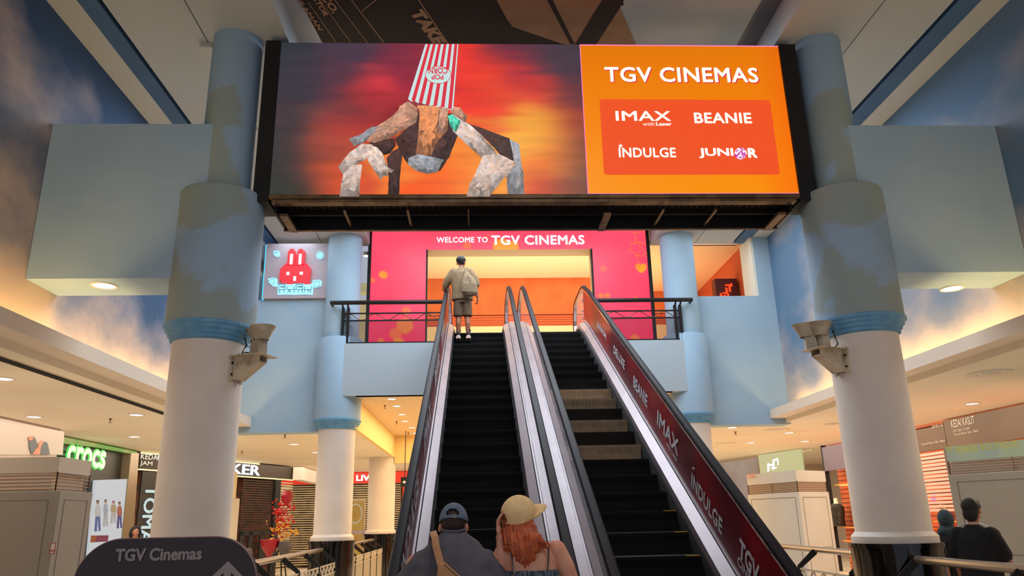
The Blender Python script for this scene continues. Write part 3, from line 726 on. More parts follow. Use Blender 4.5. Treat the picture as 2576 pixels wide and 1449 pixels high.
for body, ya, yb_, vl, vh in (('INDULGE', 6.3, 7.75, .42, .68), ('IMAX', 8.5, 9.5, .40, .70), ('BEANIE', 10.4, 11.5, .42, .68), ('DELUXE', 12.2, 13.1, .42, .68), ('TGV', 5.0, 5.6, .40, .70)):
    bantext(body, banL, xfl, -1, ya, yb_, vl, vh, m=M_bl, bold=.024, spacing=1.05)

# ================================================================ LIGHT FITTINGS
def downlight(p, label, group, r=.10, strength=None, name='ceiling_light', ring=M_ring):
    x, y, z = p
    t = thing(name, label, 'ceiling light', (x, y, z), group)
    MB().lathe([(r, -.012), (r+.025, -.012), (r+.03, 0.), (r, 0.)], (x, y, z), 24, cap=False).build('trim_ring', ring, t, smooth=True)
    MB().lathe([(.001, -.006), (r, -.006), (r, -.002), (.001, -.002)], (x, y, z), 24, cap=False).build('diffuser', M_lamp, t)
    return t
for px, py, l in ((262,718,'round downlight under the left blue beam'),(2395,725,'round downlight under the right blue beam')):
    downlight(PZ(px, py, 2.74), l, None, .12)
for px, py, l in ((8,952,'ceiling downlight at the far left edge, beside the slot vent'),(86,1048,'ceiling downlight above the poster wall'),(343,1043,'ceiling downlight next to the slot vent, left of the left column'),
                  (338,1098,'ceiling downlight above the green shoe shop'),(662,1090,'ceiling downlight just right of the left column, below the blue wall'),(740,1117,'small ceiling downlight between the left column and the slimmer column'),
                  (795,1138,'ceiling downlight nearly touching the slimmer left column'),
                  (1841,1075,'ceiling downlight nearest the right end of the blue wall'),(1985,1088,'ceiling downlight left of the right column, near the round diffuser'),(1889,1113,'ceiling downlight above the white kiosk, left of the others'),
                  (2025,1110,'ceiling downlight in front of the purple shoe shop board'),(2445,1015,'ceiling downlight over the shoe shop at the far right'),(1823,1166,'ceiling downlight furthest back, beside the right escalator')):
    downlight(PZ(px, py, LC), l, None, .11)
for px, py in ((985,1003),(998,1021),(1011,1042),(1019,1059),(1036,1075),(1046,1089)):
    downlight(PZ(px, py, 2.48), 'square-looking downlight in the row under the balcony', 'row of downlights under the balcony', .09)
def sprinkler(p, label, group):
    x, y, z = p; t = thing('sprinkler', label, 'sprinkler', (x, y, z), group)
    MB().lathe([(.03, .006), (.03, -.01), (.012, -.014), (.01, -.06)], (x, y, z), 12).build('stem', mat('brass', (110, 84, 50), .4, metal=.8), t)
    MB().lathe([(.03, -.075), (.032, -.07), (.004, -.062)], (x, y, z), 12).build('deflector', mat('brass', ()), t)
for px, py in ((968,1020),(998,1060),(1027,1088)):
    sprinkler(PZ(px, py, 2.48), 'brass sprinkler head beside the downlights under the balcony', 'sprinklers under the balcony')
for px, py, l in ((717,1093,'brass sprinkler head left of the slimmer left column'),(278,1053,'brass sprinkler head between the left ceiling downlights'),(1850,1086,'brass sprinkler head beside the right escalator handrail'),(609,1135,'brass sprinkler head beside the left column above the shop sign')):
    sprinkler(PZ(px, py, LC), l, None)
def diffuser(p, r, label):
    x, y, z = p; t = thing('air_diffuser', label, 'air vent', (x, y, z))
    MB().lathe([(r*.55, .004), (r*.6, -.012), (r, -.02), (r*1.02, .004)], (x, y, z), 28, cap=False).build('outer_ring', M_ring, t, smooth=True)
    MB().lathe([(.01, -.03), (r*.42, -.03), (r*.5, .004)], (x, y, z), 28, cap=False).build('core', M_ring, t, smooth=True)
diffuser(PZ(1952,1081,LC), .30, 'round air diffuser near the right end of the blue wall')
diffuser(PZ(1825,1115,LC), .30, 'round air diffuser beside the right escalator')
diffuser(PZ(2488,938,LC), .30, 'round air diffuser in the ceiling at the far right')
diffuser(PZ(2092,1066,LC), .16, 'small round air diffuser just left of the right column')
# slot vent in the left ceiling
t = thing('slot_vent', 'long black and cream slot vent in the left ceiling', 'air vent', (-5.5, 9, LC))
mb = MB()
for k in range(5): mb.box(-5.30-.030*k-.020, -5.30-.030*k, 5.5, 15.8, LC-.008, LC-.001)
mb.build('slots', M_gap, t); MB().box(-5.47, -5.27, 5.5, 15.8, LC-.004, LC+.001).build('frame', mat('vent_cream', (200, 180, 150), .5), t)

# cove light tubes behind the lips
M_cove = mat('cove_tube', (255, 214, 140), em=48.)
for x, n, l in ((-4.90, 0, 'warm cove light strip hidden behind the left ceiling lip'), (6.47, 1, 'warm cove light strip hidden behind the right ceiling lip')):
    o = MB().box(x-.015, x+.015, 1.0, YB-.6, 2.0, 2.02).build('cove_light', M_cove); tag(o, l, 'light strip', None, 'thing')
o = MB().box(-7.8, -6.9, 0, 0, 0, 0) if False else None

jb = PZ(527, 118, ZS)
tag(MB().box(jb.x-.09, jb.x+.07, jb.y-.10, jb.y+.08, ZS-.07, ZS+.001).build('junction_box', mat('box_pale', (176, 182, 180), .6)), 'small pale junction box on the ceiling beside the top of the left column', 'junction box', None, 'thing')
# ---------------------------------------------------------------- ceiling mural (painted clapper board)
mu = thing('ceiling_mural', 'black and tan clapperboard painting on the ceiling above the screen', 'mural', (.5, 8.5, ZC))
PM = Plane((0, 0, ZC), (1,0,0), (0,-1,0))    # N = (0,0,-1)
def mpoly(pts, m, d, name): 
    mb = MB(); mb.poly([PM.hit(x, y, d) for x, y in pts]); return mb.build(name, m, mu, fix=False)
M_mb = mat('mural_black', (26, 20, 18), .8); M_mt = mat('mural_tan', (150, 118, 92), .8, c2=(140, 108, 84), ns=3); M_mt2 = mat('mural_tan_line', (158, 126, 102), .8)
mpoly([(735,-40),(770,30),(812,110),(845,170),(1560,170),(1390,-40)], M_mb, .004, 'board')
mpoly([(1220,-40),(1249,0),(1287,70),(1410,109),(1470,127),(1560,127),(1600,112),(1560,20),(1530,-40)], M_mt, .006, 'tan_triangle')
mpoly([(1232,-5),(1287,69),(1316,112),(1330,140),(1500,140),(1434,113),(1410,109),(1290,68)], M_mb, .007, 'dark_wedge')
mpoly([(1372,-40),(1376,0),(1434,110),(1446,112),(1390,0),(1385,-40)], M_mb, .009, 'dark_line')
mpoly([(1540,-40),(1514,0),(1446,112),(1440,140),(1480,140),(1500,112),(1562,16),(1590,-40)], M_mb, .008, 'dark_bar')
mpoly([(1560,-40),(1561,14),(1569,14),(1563,-40)], M_mb, .010, 'dark_edge')
def mline(a, b, w, d=.008):
    dx, dy = b[0]-a[0], b[1]-a[1]; L_ = math.hypot(dx, dy); nx, ny = -dy/L_*w/2, dx/L_*w/2
    mpoly([(a[0]+nx,a[1]+ny),(b[0]+nx,b[1]+ny),(b[0]-nx,b[1]-ny),(a[0]-nx,a[1]-ny)], M_mt2, d, 'tan_line')
for a, b, w in (((771,0),(850,113),1.6),((806,2),(887,113),1.6),((842,0),(928,113),1.8),((884,0),(970,113),2.2),((1053,0),(1129,113),3.),((910,28),(946,0),2.2),((775,6),(754,-26),1.6),((836,-8),(826,-24),1.5)):
    mline(a, b, w)
def mtext(body, a, b, c, bold=.03):   # a: baseline start, b: baseline end, c: top start (photo pixels)
    A, B, C_ = (PM.hit(*p) for p in (a, b, c)); U = B-A; V0 = C_-A; n_ = Vector((0,0,-1)); V = n_.cross(U).normalized(); h = abs(V0.dot(V))
    if V0.dot(V) < 0: V = -V
    text(body, A + Vector((0,0,-.009)), U, V, (0, 0, U.length, h), M_mt2, mu, lift=0, bold=bold)
mtext('TAKE', (1028,28), (1092,112), (1052,6), .06)
mtext('CAMERAMAN', (703,-60), (802,75), (713,-66), .03)
mtext('DIRECTOR', (757,-52), (815,40), (770,-57), .04)
mtext('CO.', (804,-12), (838,33), (820,-20), .04)
mu.location = mu.location

# ================================================================ FLOODLIGHTS ON THE COLUMNS
def floodlight(cx, sgn, label):
    base = Vector((cx + sgn*.385, YC-.12, 1.70)); e1 = Vector((sgn*.955, -.295, 0)); e2 = Vector((0,0,1)); e3 = e1.cross(e2)
    t = thing('floodlight', label, 'floodlight', base)
    P = lambda a, b, c: base + e1*a + e2*b + e3*c
    M_bk = mat('bracket_paint', (206, 190, 164), .55, c2=(150, 124, 90), ns=8, nf=(.5,.75)); M_hd = mat('lamp_housing', (196, 184, 164), .45, c2=(170, 156, 134), ns=6)
    mb = MB(); mb.obox(P(-.02,-.16,-.13), e1*.014, e2*.31, e3*.26); mb.build('mounting_plate', M_bk, t)
    mb = MB()
    for c in (-.07, .07): mb.slab([P(0,-.14,c), P(0,.12,c), P(.33,.12,c), P(.33,.06,c), P(.06,-.14,c)], e3*.006)
    mb.slab([P(.06,-.14,-.07), P(.33,.06,-.07), P(.33,.06,.076), P(.06,-.14,.076)], e2*-.004)
    mb.build('arm', M_bk, t)
    MB().obox(P(-.01,.12,-.16), e1*.42, e2*.008, e3*.32).build('shelf_plate', M_bk, t)
    mb = MB()
    for b in (-.08, .05):
        for c in (-.10, .10): mb.tube([P(-.004,b,c), P(.006,b,c)], .014, 8)
    mb.build('bolts', M_bmatt, t)
    for (a, c, yaw) in ((.22, -.02*1, 0.), (.33, .08, .5)):
        f1_ = (e1*math.cos(yaw) + e3*math.sin(yaw)).normalized(); f3 = f1_.cross(e2)
        o_ = P(a, .128, c); h = MB()
        h.obox(o_ - f1_*.05 - f3*.055, f1_*.10, e2*.19, f3*.11)
        for k in range(5): h.obox(o_ - f1_*.062 - f3*(.05-.022*k), f1_*.014, e2*.17, f3*.008)
        lm = h.build('lamp_housing', M_hd, t)
        q = MB(); lo = [o_ + e2*.17 + f1_*x + f3*y for x, y in ((-.07,-.07),(.07,-.07),(.07,.07),(-.07,.07))]
        n = 16; vs = []
        for (r, hh, sq) in ((.072,.16,.5),(.085,.20,.4),(.115,.27,.2),(.142,.315,.0),(.132,.315,.0),(.10,.26,.2),(.06,.20,.4)):
            for k in range(n): an = 2*pi*k/n; vs.append(o_ + e2*hh + (f1_*math.cos(an)*1.15 + f3*math.sin(an))*r + f1_*.02)
        q.add(vs, [(i*n+k, i*n+(k+1) % n, (i+1)*n+(k+1) % n, (i+1)*n+k) for i in range(6) for k in range(n)] + [tuple(6*n+k for k in range(n))])
        q.build('reflector_hood', M_hd, lm, smooth=True)
        MB().tube([o_+e2*.17+f3*.058-f1_*.05, o_+e2*.195+f3*.06, o_+e2*.17+f3*.058+f1_*.05], .008, 6).build('hood_arc', M_bmatt, lm)
    mb = MB()
    mb.tube([P(.17,.16,0), P(.10,.18,.03), P(.05,.15,.0), P(.02,.2,-.04), P(.06,.28,-.05), P(.05,.36,-.02), P(.0,.40,-.01)], .008, 6)
    mb.tube([P(.17,.22,.01), P(.12,.26,.04), P(.08,.17,.05), P(.04,.14,.02), P(.02,.17,.03)], .006, 6)
    mb.build('cables', M_bmatt, t, smooth=True)
floodlight(-3.12, 1, 'pair of cream floodlights on a wall bracket of the left column')
floodlight(4.665, -1, 'pair of cream floodlights on a wall bracket of the right column')

# ================================================================ ROUND-RABBIT SIGN in the left opening
YBU = 16.0
bu = thing('shop_sign', 'square white sign with a red pixel rabbit and cyan halo lettering', 'sign', (-3.9, YBU, 4.70))
PBu = Plane((0, YBU, 0), (1,0,0), (0,0,1))
bx0, bx1 = PBu.uv(664,700)[0], PBu.uv(826,700)[0]; bz0, bz1 = 4.70, PBu.uv(740,613)[1]
MB().box(bx0, bx1, YBU, YBU+.3, bz0, bz1).build('panel', mat('sign_panel', (176, 166, 174), .6), bu)
M_cy = mat('cyan_halo', (90, 200, 255), em=2.2); M_hal = mat('halo_white', (150, 224, 255), em=1.5); M_rr = mat('rabbit_red', (252, 50, 66), em=.95); M_rw = mat('rabbit_white', (255, 236, 240), em=1.5)
M_ln = mat('sign_line', (36, 66, 92), .6)
def C5(x, y): return (640+x/3.8136, 520+y/3.8136)
def brect(r, d, t_, m, n, par=bu):
    a = PBu.uv(*C5(r[0], r[3])); b = PBu.uv(*C5(r[2], r[1])); return MB().box(a[0], b[0], YBU-d-t_, YBU-d, a[1], b[1]).build(n, m, par)
mb = MB()
for r in ((322,437,402,575),(345,417,388,440),(412,437,494,575),(432,417,472,440),(300,556,515,582),(280,575,530,602),(255,597,548,642),(247,640,543,712),(265,710,530,737),(402,470,412,560)):
    a = PBu.uv(*C5(r[0], r[3])); b = PBu.uv(*C5(r[2], r[1])); mb.box(a[0], b[0], YBU-.09, YBU-.03, a[1], b[1])
rb = mb.build('rabbit', M_rr, bu)
for r in ((347,467,381,567),(431,467,464,567)): brect(r, .095, .004, M_rw, 'ear_light', rb)
for r in ((316,638,347,668),(443,637,475,665)): brect(r, .095, .004, M_rw, 'eye_light', rb)
brect((382,680,410,724), .095, .004, M_rw, 'nose_light', rb)
for r in ((315,741,375,751),(480,741,545,751)): brect(r, .05, .02, M_rr, 'foot', rb)
def hpoly(pts, d, m, n, par=bu): return MB().slab([PBu.hit(*C5(x, y), d) for x, y in pts], (0, .006, 0)).build(n, m, par)
def blob(cx, cy, rx, ry): return [(cx+rx*math.cos(a), cy+ry*math.sin(a)) for a in [2*pi*k/20 for k in range(20)]]
hpoly(blob(628,467,36,38), .02, M_hal, 'halo_plate'); hpoly([(185,425),(230,420),(245,445),(240,480),(205,480),(180,455)], .02, M_hal, 'halo_plate')
hpoly([(130,690),(195,678),(222,700),(215,770),(175,760),(135,722)], .02, M_hal, 'halo_plate'); hpoly([(560,705),(625,700),(648,720),(640,760),(575,780),(550,755)], .02, M_hal, 'halo_plate')
hpoly([(222,742),(555,738),(562,800),(560,845),(480,840),(400,845),(300,842),(222,845)], .02, M_hal, 'halo_plate')
mb = MB()
def outline(pts, w=2.2, closed=True, d=.045):
    n = len(pts)
    for i in range(n if closed else n-1):
        a, b = pts[i], pts[(i+1) % n]; L_ = math.hypot(b[0]-a[0], b[1]-a[1]) or 1; nx, ny = -(b[1]-a[1])/L_*w/2, (b[0]-a[0])/L_*w/2
        mb.slab([PBu.hit(*C5(x, y), d) for x, y in ((a[0]+nx,a[1]+ny),(b[0]+nx,b[1]+ny),(b[0]-nx,b[1]-ny),(a[0]-nx,a[1]-ny))], (0,.01,0))
outline(blob(628,467,27,27)); outline([(132,710),(192,683),(186,745)]); outline([(567,722),(618,712),(626,757),(575,770)])
outline([(180,448),(228,432)], closed=False); outline([(192,432),(214,458)], closed=False)
for x in (232, 398):
    outline([(x,746),(x+64,746),(x+64,764),(x+10,768),(x+64,772),(x+64,794),(x,794),(x,770)], 4)
    outline([(x+82,762),(x+82,794),(x+146,794),(x+146,762)], 4, closed=False)
mb.build('outline_lettering', M_ln, bu)
a = PBu.uv(*C5(232,829)); b = PBu.uv(*C5(545,829)); text('STATION', PBu.at(a[0], a[1]), (1,0,0), (0,0,1), (0,0,b[0]-a[0],.075), M_ln, bu, lift=.03, bold=-.005, spacing=1.7)
for x in (bx0-.03, bx1+.01): MB().box(x, x+.02, YBU+.05, YBU+.25, bz0, bz1).build('edge_light', mat('edge_blue', (40, 170, 255), em=2.5), bu)

# neon sign behind the right opening
ns = thing('neon_sign', 'dark box with glowing red characters inside the right opening', 'sign', (6.2, 17.6, 4.4))
PN = Plane((0, 17.6, 0), (1,0,0), (0,0,1))
a = PN.uv(1803,745); b = PN.uv(1868,700); MB().box(a[0], 6.45, 17.62, 17.9, a[1]-.3, b[1]).build('box', mat('dark_red_box', (92, 22, 10), .5), ns)
M_ne = mat('neon_red', (255, 60, 20), em=2.); M_ny = mat('neon_core', (255, 190, 60), em=2.)
mb = MB()
for (x, y, w, h) in ((1824,716,14,3),(1826,724,3,12),(1834,720,3,14),(1838,713,3,8),(1812,738,3,10),(1818,736,12,3),(1822,742,3,8),(1830,738,3,10),(1811,744,8,3)):
    p = PN.uv(x, y+h); q = PN.uv(x+w, y); mb.box(p[0], q[0], 17.58, 17.60, p[1], q[1])
mb.build('characters', M_ne, ns)
# small spot lamps
for (px, py, yy, l) in ((921,640,16.75,'bright little spot lamp between the left slimmer column and the pink wall'),(790,588,17.6,'small lit lamp under the passage ceiling left of the beam')):
    p = PY(px, py, yy); t = thing('spot_lamp', l, 'lamp', p)
    MB().lathe([(.02,.06),(.07,.05),(.07,-.03),(.05,-.04)], p, 16).build('shade', M_ring, t); MB().lathe([(.01,-.045),(.055,-.045),(.055,-.03)], p, 16).build('bulb', mat('bulb', (255, 236, 190), em=14.), t)

# ================================================================ LOWER RAILINGS
M_pan = mat('railing_cream', (176, 164, 146), .5, metal=.2)
M_hr2 = mat('railing_tube', (150, 136, 122), .3, metal=.7)
def lrail(x, y0, y1, sgn, label, n):
    """sgn: side (+1 = +x) on which the panels hang"""
    t = thing('floor_railing', label, 'railing', (x, (y0+y1)/2, FL))
    MB().tube([(x, y0, -.50), (x, y1, -.50)], .042, 10).build('handrail', M_hr2, t, smooth=True)
    xp = x + sgn*.27
    for k in range(n+1):
        y = y0 + (y1-y0)*k/n
        MB().slab([(x-.02*sgn, y-.006, -.47), (x+.06*sgn, y-.006, -.50), (xp+.02*sgn, y-.006, -.70), (xp+.02*sgn, y-.006, -.82), (xp-.03*sgn, y-.006, -.82), (xp-.05*sgn, y-.006, -.72), (x, y-.006, -.56)], (0, .014, 0)).build('bracket', M_bmatt, t)
        MB().box(xp-.015, xp+.015, y-.015, y+.015, FL, -.74).build('post', M_bmatt, t)
    for k in range(n):
        a = y0 + (y1-y0)*k/n + .05; b = y0 + (y1-y0)*(k+1)/n - .05; mb = MB()
        for z in (-.74, -.90, -1.50): mb.box(xp-.012, xp+.012, a, b, z-.012, z+.012)
        m_ = 34; mb.tube([(xp, a+(b-a)*q/m_, -.82+.062*math.sin(2*pi*4.5*q/m_)) for q in range(m_+1)], .014, 5)
        nb = 13
        for q in range(nb): yy = a+(b-a)*(q+.5)/nb; mb.box(xp-.006, xp+.006, yy-.018, yy+.018, -1.5, -.9)
        mb.build('infill_panel', M_pan, t)
lrail(-3.02, 9.35, 15.5, 1, 'cream panelled floor railing between the left column and the slimmer column', 4)
lrail(-3.02, 16.75, 22.9, 1, 'cream panelled floor railing running back behind the slimmer left column', 5)
lrail(4.66, 9.35, 15.4, -1, 'wavy floor railing behind the right column beside the white kiosk', 4)
lrail(4.58, 5.0, 8.2, -1, 'dark floor railing at the bottom right corner in front of the right column', 2)
t = thing('floor_railing', 'short black floor railing crossing behind the left escalator', 'railing', (-1.6, 23.0, FL))
MB().tube([(-2.5,23,-.5),(-.6,23,-.5)], .04, 8).build('handrail', M_black, t, smooth=True)
for x in (-2.45, -1.6, -.7): MB().box(x-.02, x+.02, 22.98, 23.02, FL, -.5).build('post', M_black, t)

# ================================================================ KIOSKS
M_kw = mat('kiosk_white', (206, 200, 188), .5, c2=(200, 193, 180), ns=1); M_kd = mat('kiosk_seam', (120, 110, 96), .8); M_ks = mat('kiosk_rail', (150, 116, 92), .45, metal=.4)
def kiosk(label, P, zt, box_h, fin_h, body_m, box_m, panels=(2,2), postm=None, body_open=None):
    cx = sum(p[0] for p in P)/len(P); cy = sum(p[1] for p in P)/len(P)
    t = thing('kiosk', label, 'kiosk', (cx, cy, FL)); n = len(P)
    MB().slab([(x, y, zt-box_h) for x, y in P], (0,0,box_h)).build('top_box', box_m, t)
    Q = [(cx+(x-cx)*.97, cy+(y-cy)*.97) for x, y in P]
    MB().slab([(x, y, zt-box_h-fin_h) for x, y in Q], (0,0,fin_h+.01)).build('glazed_band', mat('kiosk_band', (196, 178, 156), .2), t)
    zb = zt-box_h-fin_h; P2 = [(cx+(x-cx)*1.03, cy+(y-cy)*1.03) for x, y in P]
    MB().slab([(x, y, FL) for x, y in P2], (0,0,zb-FL)).build('body', body_m, t, bevel=.01)
    mb = MB()
    for k in range(5):
        z = zb + fin_h*(k+.5)/5
        for i in range(n): a, b = P[i], P[(i+1) % n]; mb.tube([(a[0],a[1],z),(b[0],b[1],z)], .007, 5)
    for i in range(n):
        a, b = P[i], P[(i+1) % n]; L_ = math.hypot(a[0]-b[0], a[1]-b[1]); m_ = max(1, int(L_/.65))
        for q in range(m_+1): x = a[0]+(b[0]-a[0])*q/m_; y = a[1]+(b[1]-a[1])*q/m_; mb.tube([(x,y,zb-.01),(x,y,zt-box_h+.01)], .009, 5)
    mb.build('slat_rails', M_ks, t)
    # framed panels with seams on each face
    mb = MB()
    for i in range(n):
        a, b = Vector((*P2[i], 0)), Vector((*P2[(i+1) % n], 0)); U = (b-a); L_ = U.length; U /= L_; N_ = Vector((U.y, -U.x, 0))
        if (a+b).lerp(Vector((2*cx,2*cy,0)), 0).dot(N_) - 2*Vector((cx,cy,0)).dot(N_) < 0: N_ = -N_
        for (u0, u1) in ((.12, L_-.12),):
            z1 = zb-.10; 
            for (p, q) in (((u0,z1),(u1,z1)),((u0,FL+.1),(u0,z1)),((u1,FL+.1),(u1,z1)),((u0,z1-.95),(u1,z1-.95))):
                A = a+U*p[0]+N_*.001; B = a+U*q[0]+N_*.001; A.z = p[1]; B.z = q[1]; mb.tube([A, B], .006, 4)
    mb.build('panel_seams', M_kd, t)
    return t, P, zt
kt, _, _ = kiosk('big grey kiosk filling the lower left edge', [(-9.0,9.2),(-4.86,9.2),(-4.86,9.95),(-9.0,9.95)], .80, .18, .20, mat('kiosk_grey', (128, 118, 106), .55), mat('kiosk_beige', (168, 154, 138), .5))
PK = Plane((0, 9.15, 0), (1,0,0), (0,0,1))
q = [PK.uv(120,1395), PK.uv(141,1364)]
nt_ = tag(MB().box(q[0][0], q[1][0], 9.165, 9.172, q[0][1], q[1][1]).build('notice', mat('notice_paper', (190, 176, 166), .6)), 'small white notice with a red border stuck on the grey kiosk', 'notice', None, 'thing')
mb = MB(); a0, b0, a1, b1 = q[0][0]+.004, q[0][1]+.004, q[1][0]-.004, q[1][1]-.004
for r in ((a0,a1,b0,b0+.006),(a0,a1,b1-.006,b1),(a0,a0+.006,b0,b1),(a1-.006,a1,b0,b1),(a0,a1,b0+.03,b0+.042)): mb.box(r[0], r[1], 9.160, 9.165, r[2]+GZ*0, r[3])
nb_ = mb.build('red_border', mat('notice_red', (150, 40, 40), .6), nt_)
cl, _, _ = kiosk('white corner kiosk beside the shoe shop on the right', [(5.84,16.7),(6.27,15.1),(7.13,15.7),(6.75,17.3)], .80, .22, .20, M_kw, M_kw)
A, B = Vector((5.84,16.7,0)), Vector((6.27,15.1,0)); pl = Plane(A + Vector((-.02,-.005,0)), B-A, (0,0,1))
pl.tbox('CLAIRE', (1880,1204), (1900,1202), .10, mat('orange_letters', (226, 112, 66), .5), cl, bold=.0, lift=.01)
M_ffs = mat('lit_fascia', (222, 228, 180), em=.35, c2=(206, 216, 190), ns=2)
ff, _, _ = kiosk('mobile phone kiosk with a pale lit fascia at the lower right edge', [(6.7,10.76),(7.45,9.15),(9.2,10.0),(8.4,11.6)], .85, .21, .18, mat('kiosk_dark_grey', (150, 138, 122), .55), M_ffs)
A, B = Vector((6.7,10.76,0)), Vector((7.45,9.15,0)); pl = Plane(A, B-A, (0,0,1))
pl.tbox('FF MOBILE BOUTIQUE', (2386,1144), (2562,1127), .105, mat('yellow_letters', (196, 180, 48), .5), ff, bold=.0, lift=.012)
tw = thing('kiosk', 'narrow white kiosk cabinet just right of the left column', 'kiosk', (-5.6, 17.2, FL))
mb = MB(); mb.box(-6.1,-5.28,17.0,17.6,FL,.55); mb.build('body', M_kw, tw); MB().box(-6.0,-5.34,17.05,17.5,.55,1.1).build('upper_box', mat('lit_cream', (226, 214, 170), .6), tw)
mb = MB()
for k in range(4): mb.tube([(-6.05,16.98,.62+.08*k),(-5.3,16.98,.62+.08*k)], .008, 4)
mb.build('slat_rails', M_ks, tw)

# ================================================================ LEFT SHOPS
M_dk = mat('shop_black', (24, 27, 24), .4); M_dkb = mat('shop_brown', (46, 34, 22), .45)
struct('wall_poster_bulkhead', MB().box(-12.8, -8.1, 15.0, 15.2, FL, LC), mat('bulkhead_mauve', (176, 162, 156), .7))
struct('wall_poster_side', MB().box(-8.25, -8.1, 11.0, 15.0, FL, LC), mat('bulkhead_mauve', ()))
XS = -8.6
def qx(X, pts, m, name, par, th=.03, sgn=1):
    return MB().slab([PX(x, y, X) for x, y in pts], (-th*sgn, 0, 0)).build(name, m, par)
po = thing('wall_poster', 'poster of two grey shoes worn on bare feet, on the wall above the grey kiosk', 'poster', (-8.09, 14, .9))
def fpoly(pts): return [(0+x/3.543, 1040+y/3.543) for x, y in pts]
qx(-8.09, [(-60,1050),(162,1086),(158,1144),(-60,1144)], mat('poster_mauve', (182, 170, 164), .5), 'sheet', po, .01)
qx(-8.075, fpoly([(300,200),(325,240),(332,290),(300,340),(282,366),(262,300),(262,250)]), mat('shoe_grey', (96, 104, 112), .7), 'left_shoe_picture', po, .003)
qx(-8.075, fpoly([(400,250),(425,265),(446,366),(360,366),(362,300),(380,262)]), mat('shoe_grey', ()), 'right_shoe_picture', po, .003)
qx(-8.07, fpoly([(255,210),(275,203),(300,210),(290,235),(262,245)]), mat('skin_picture', (206, 134, 112), .7), 'toes_picture', po, .003)
qx(-8.07, fpoly([(345,265),(380,240),(384,262),(364,300),(356,366),(292,366),(318,320),(340,300)]), mat('skin_picture', ()), 'foot_picture', po, .003)
cs = thing('storefront', 'dark shoe storefront with green glowing letters and a lit poster panel', 'shop', (XS, 17.5, FL))
qx(XS, [(160,1097),(232,1108),(300,1122),(345,1132),(345,1145),(300,1136),(232,1124),(160,1116)], mat('green_fascia', (70, 124, 44), .6, c2=(150,140,110), ns=.5), 'fascia', cs, .1)
qx(XS-.15, [(100,1110),(345,1140),(330,1449),(60,1449)], M_dk, 'back_panel', cs, .1)
mb = MB()
for k in range(30):
    z = 1.55-.1*k; mb.box(XS-.10, XS-.07, 15.4, 17.0, z, z+.07)
mb.build('shutter', mat('shutter_blue', (92, 104, 118), .4, metal=.3), cs)
PCr = Plane((XS+.06, 0, 0), (0,1,0), (0,0,1))   # N = +x
M_gl = mat('letters_glow', (226, 246, 206), em=1.1); M_gr = mat('letters_green', (60, 200, 60), em=1.2)
A_, B_ = PCr.uv(163,1168), PCr.uv(262,1172)
for m_, d_, g_ in ((M_gr, 0., .03), (M_gl, .02, 0.)):
    text('crocs', PCr.at(A_[0]-g_, A_[1]-g_), (0,1,0), (0,0,1), (0,0,B_[0]-A_[0]+2*g_, .40+2*g_), m_, cs, bold=.06 if g_ else .03, lift=d_)
qx(XS+.02, [(241,1208),(320,1205),(305,1400),(222,1410)], mat('lightbox_white', (214, 218, 222), em=.75), 'lightbox', cs, .06)
lb = [o for o in cs.children if o.name.startswith('lightbox')][0]
def lp(pts, m, n): return qx(XS+.026, [(0+x/3.543, 1040+y/3.543) for x, y in pts], m, n, cs, .002)
def fig(cx, y0, h, hair, top, leg, w=20):
    e = lambda x, y, rx, ry: [(x+rx*math.cos(2*pi*k/12), y+ry*math.sin(2*pi*k/12)) for k in range(12)]
    sk = mat('figure_skin', (196, 150, 126), em=.5)
    lp(e(cx, y0+h*.07, w*.5, h*.065), sk, 'figure_picture'); lp([(cx-w*.6,y0+h*.06),(cx-w*.4,y0-2),(cx+w*.3,y0-4),(cx+w*.55,y0+h*.05),(cx,y0+h*.035)], mat('figure_%d_%d' % (hair[0], hair[1]), hair, em=.5), 'figure_picture')
    lp([(cx-w*.8,y0+h*.15),(cx+w*.8,y0+h*.15),(cx+w*1.1,y0+h*.42),(cx+w*.8,y0+h*.50),(cx-w*.8,y0+h*.50),(cx-w*1.1,y0+h*.40)], mat('figure_%d_%d' % (top[0], top[1]), top, em=.5), 'figure_picture')
    m_ = mat('figure_%d_%d' % (leg[0], leg[1]), leg, em=.5)
    lp([(cx-w*.8,y0+h*.48),(cx+w*.0,y0+h*.48),(cx-w*.3,y0+h*.96),(cx-w*1.2,y0+h*.96)], m_, 'figure_picture'); lp([(cx-w*.1,y0+h*.48),(cx+w*.8,y0+h*.48),(cx+w*1.0,y0+h*.94),(cx+w*.3,y0+h*.94)], m_, 'figure_picture')
fig(872, 775, 290, (60,46,44), (226,222,216), (96,112,176), 26); fig(942, 770, 250, (52,40,44), (196,196,208), (206,200,196), 20); fig(1012, 780, 210, (196,120,170), (206,180,130), (216,206,196), 24); fig(1066, 790, 245, (60,44,48), (206,110,90), (92,78,150), 22)
lp([(812,1088),(862,1088),(848,1148),(806,1150)], mat('orange_block', (180,90,30), em=.5), 'colour_block'); lp([(862,1088),(968,1086),(960,1142),(848,1148)], mat('magenta_block', (150,40,80), em=.5), 'colour_block')
sp = tag(MB().slab([PX(x, y, XS+.05) for x, y in ((330,1140),(350,1140),(328,1449),(298,1449))], (-.25,0,0)).build('pillar_cladding', mat('bronze_steel', (150, 134, 108), .3, metal=.6)), 'tall bronze metal pillar right of the lit poster panel', 'pillar', None, 'thing')
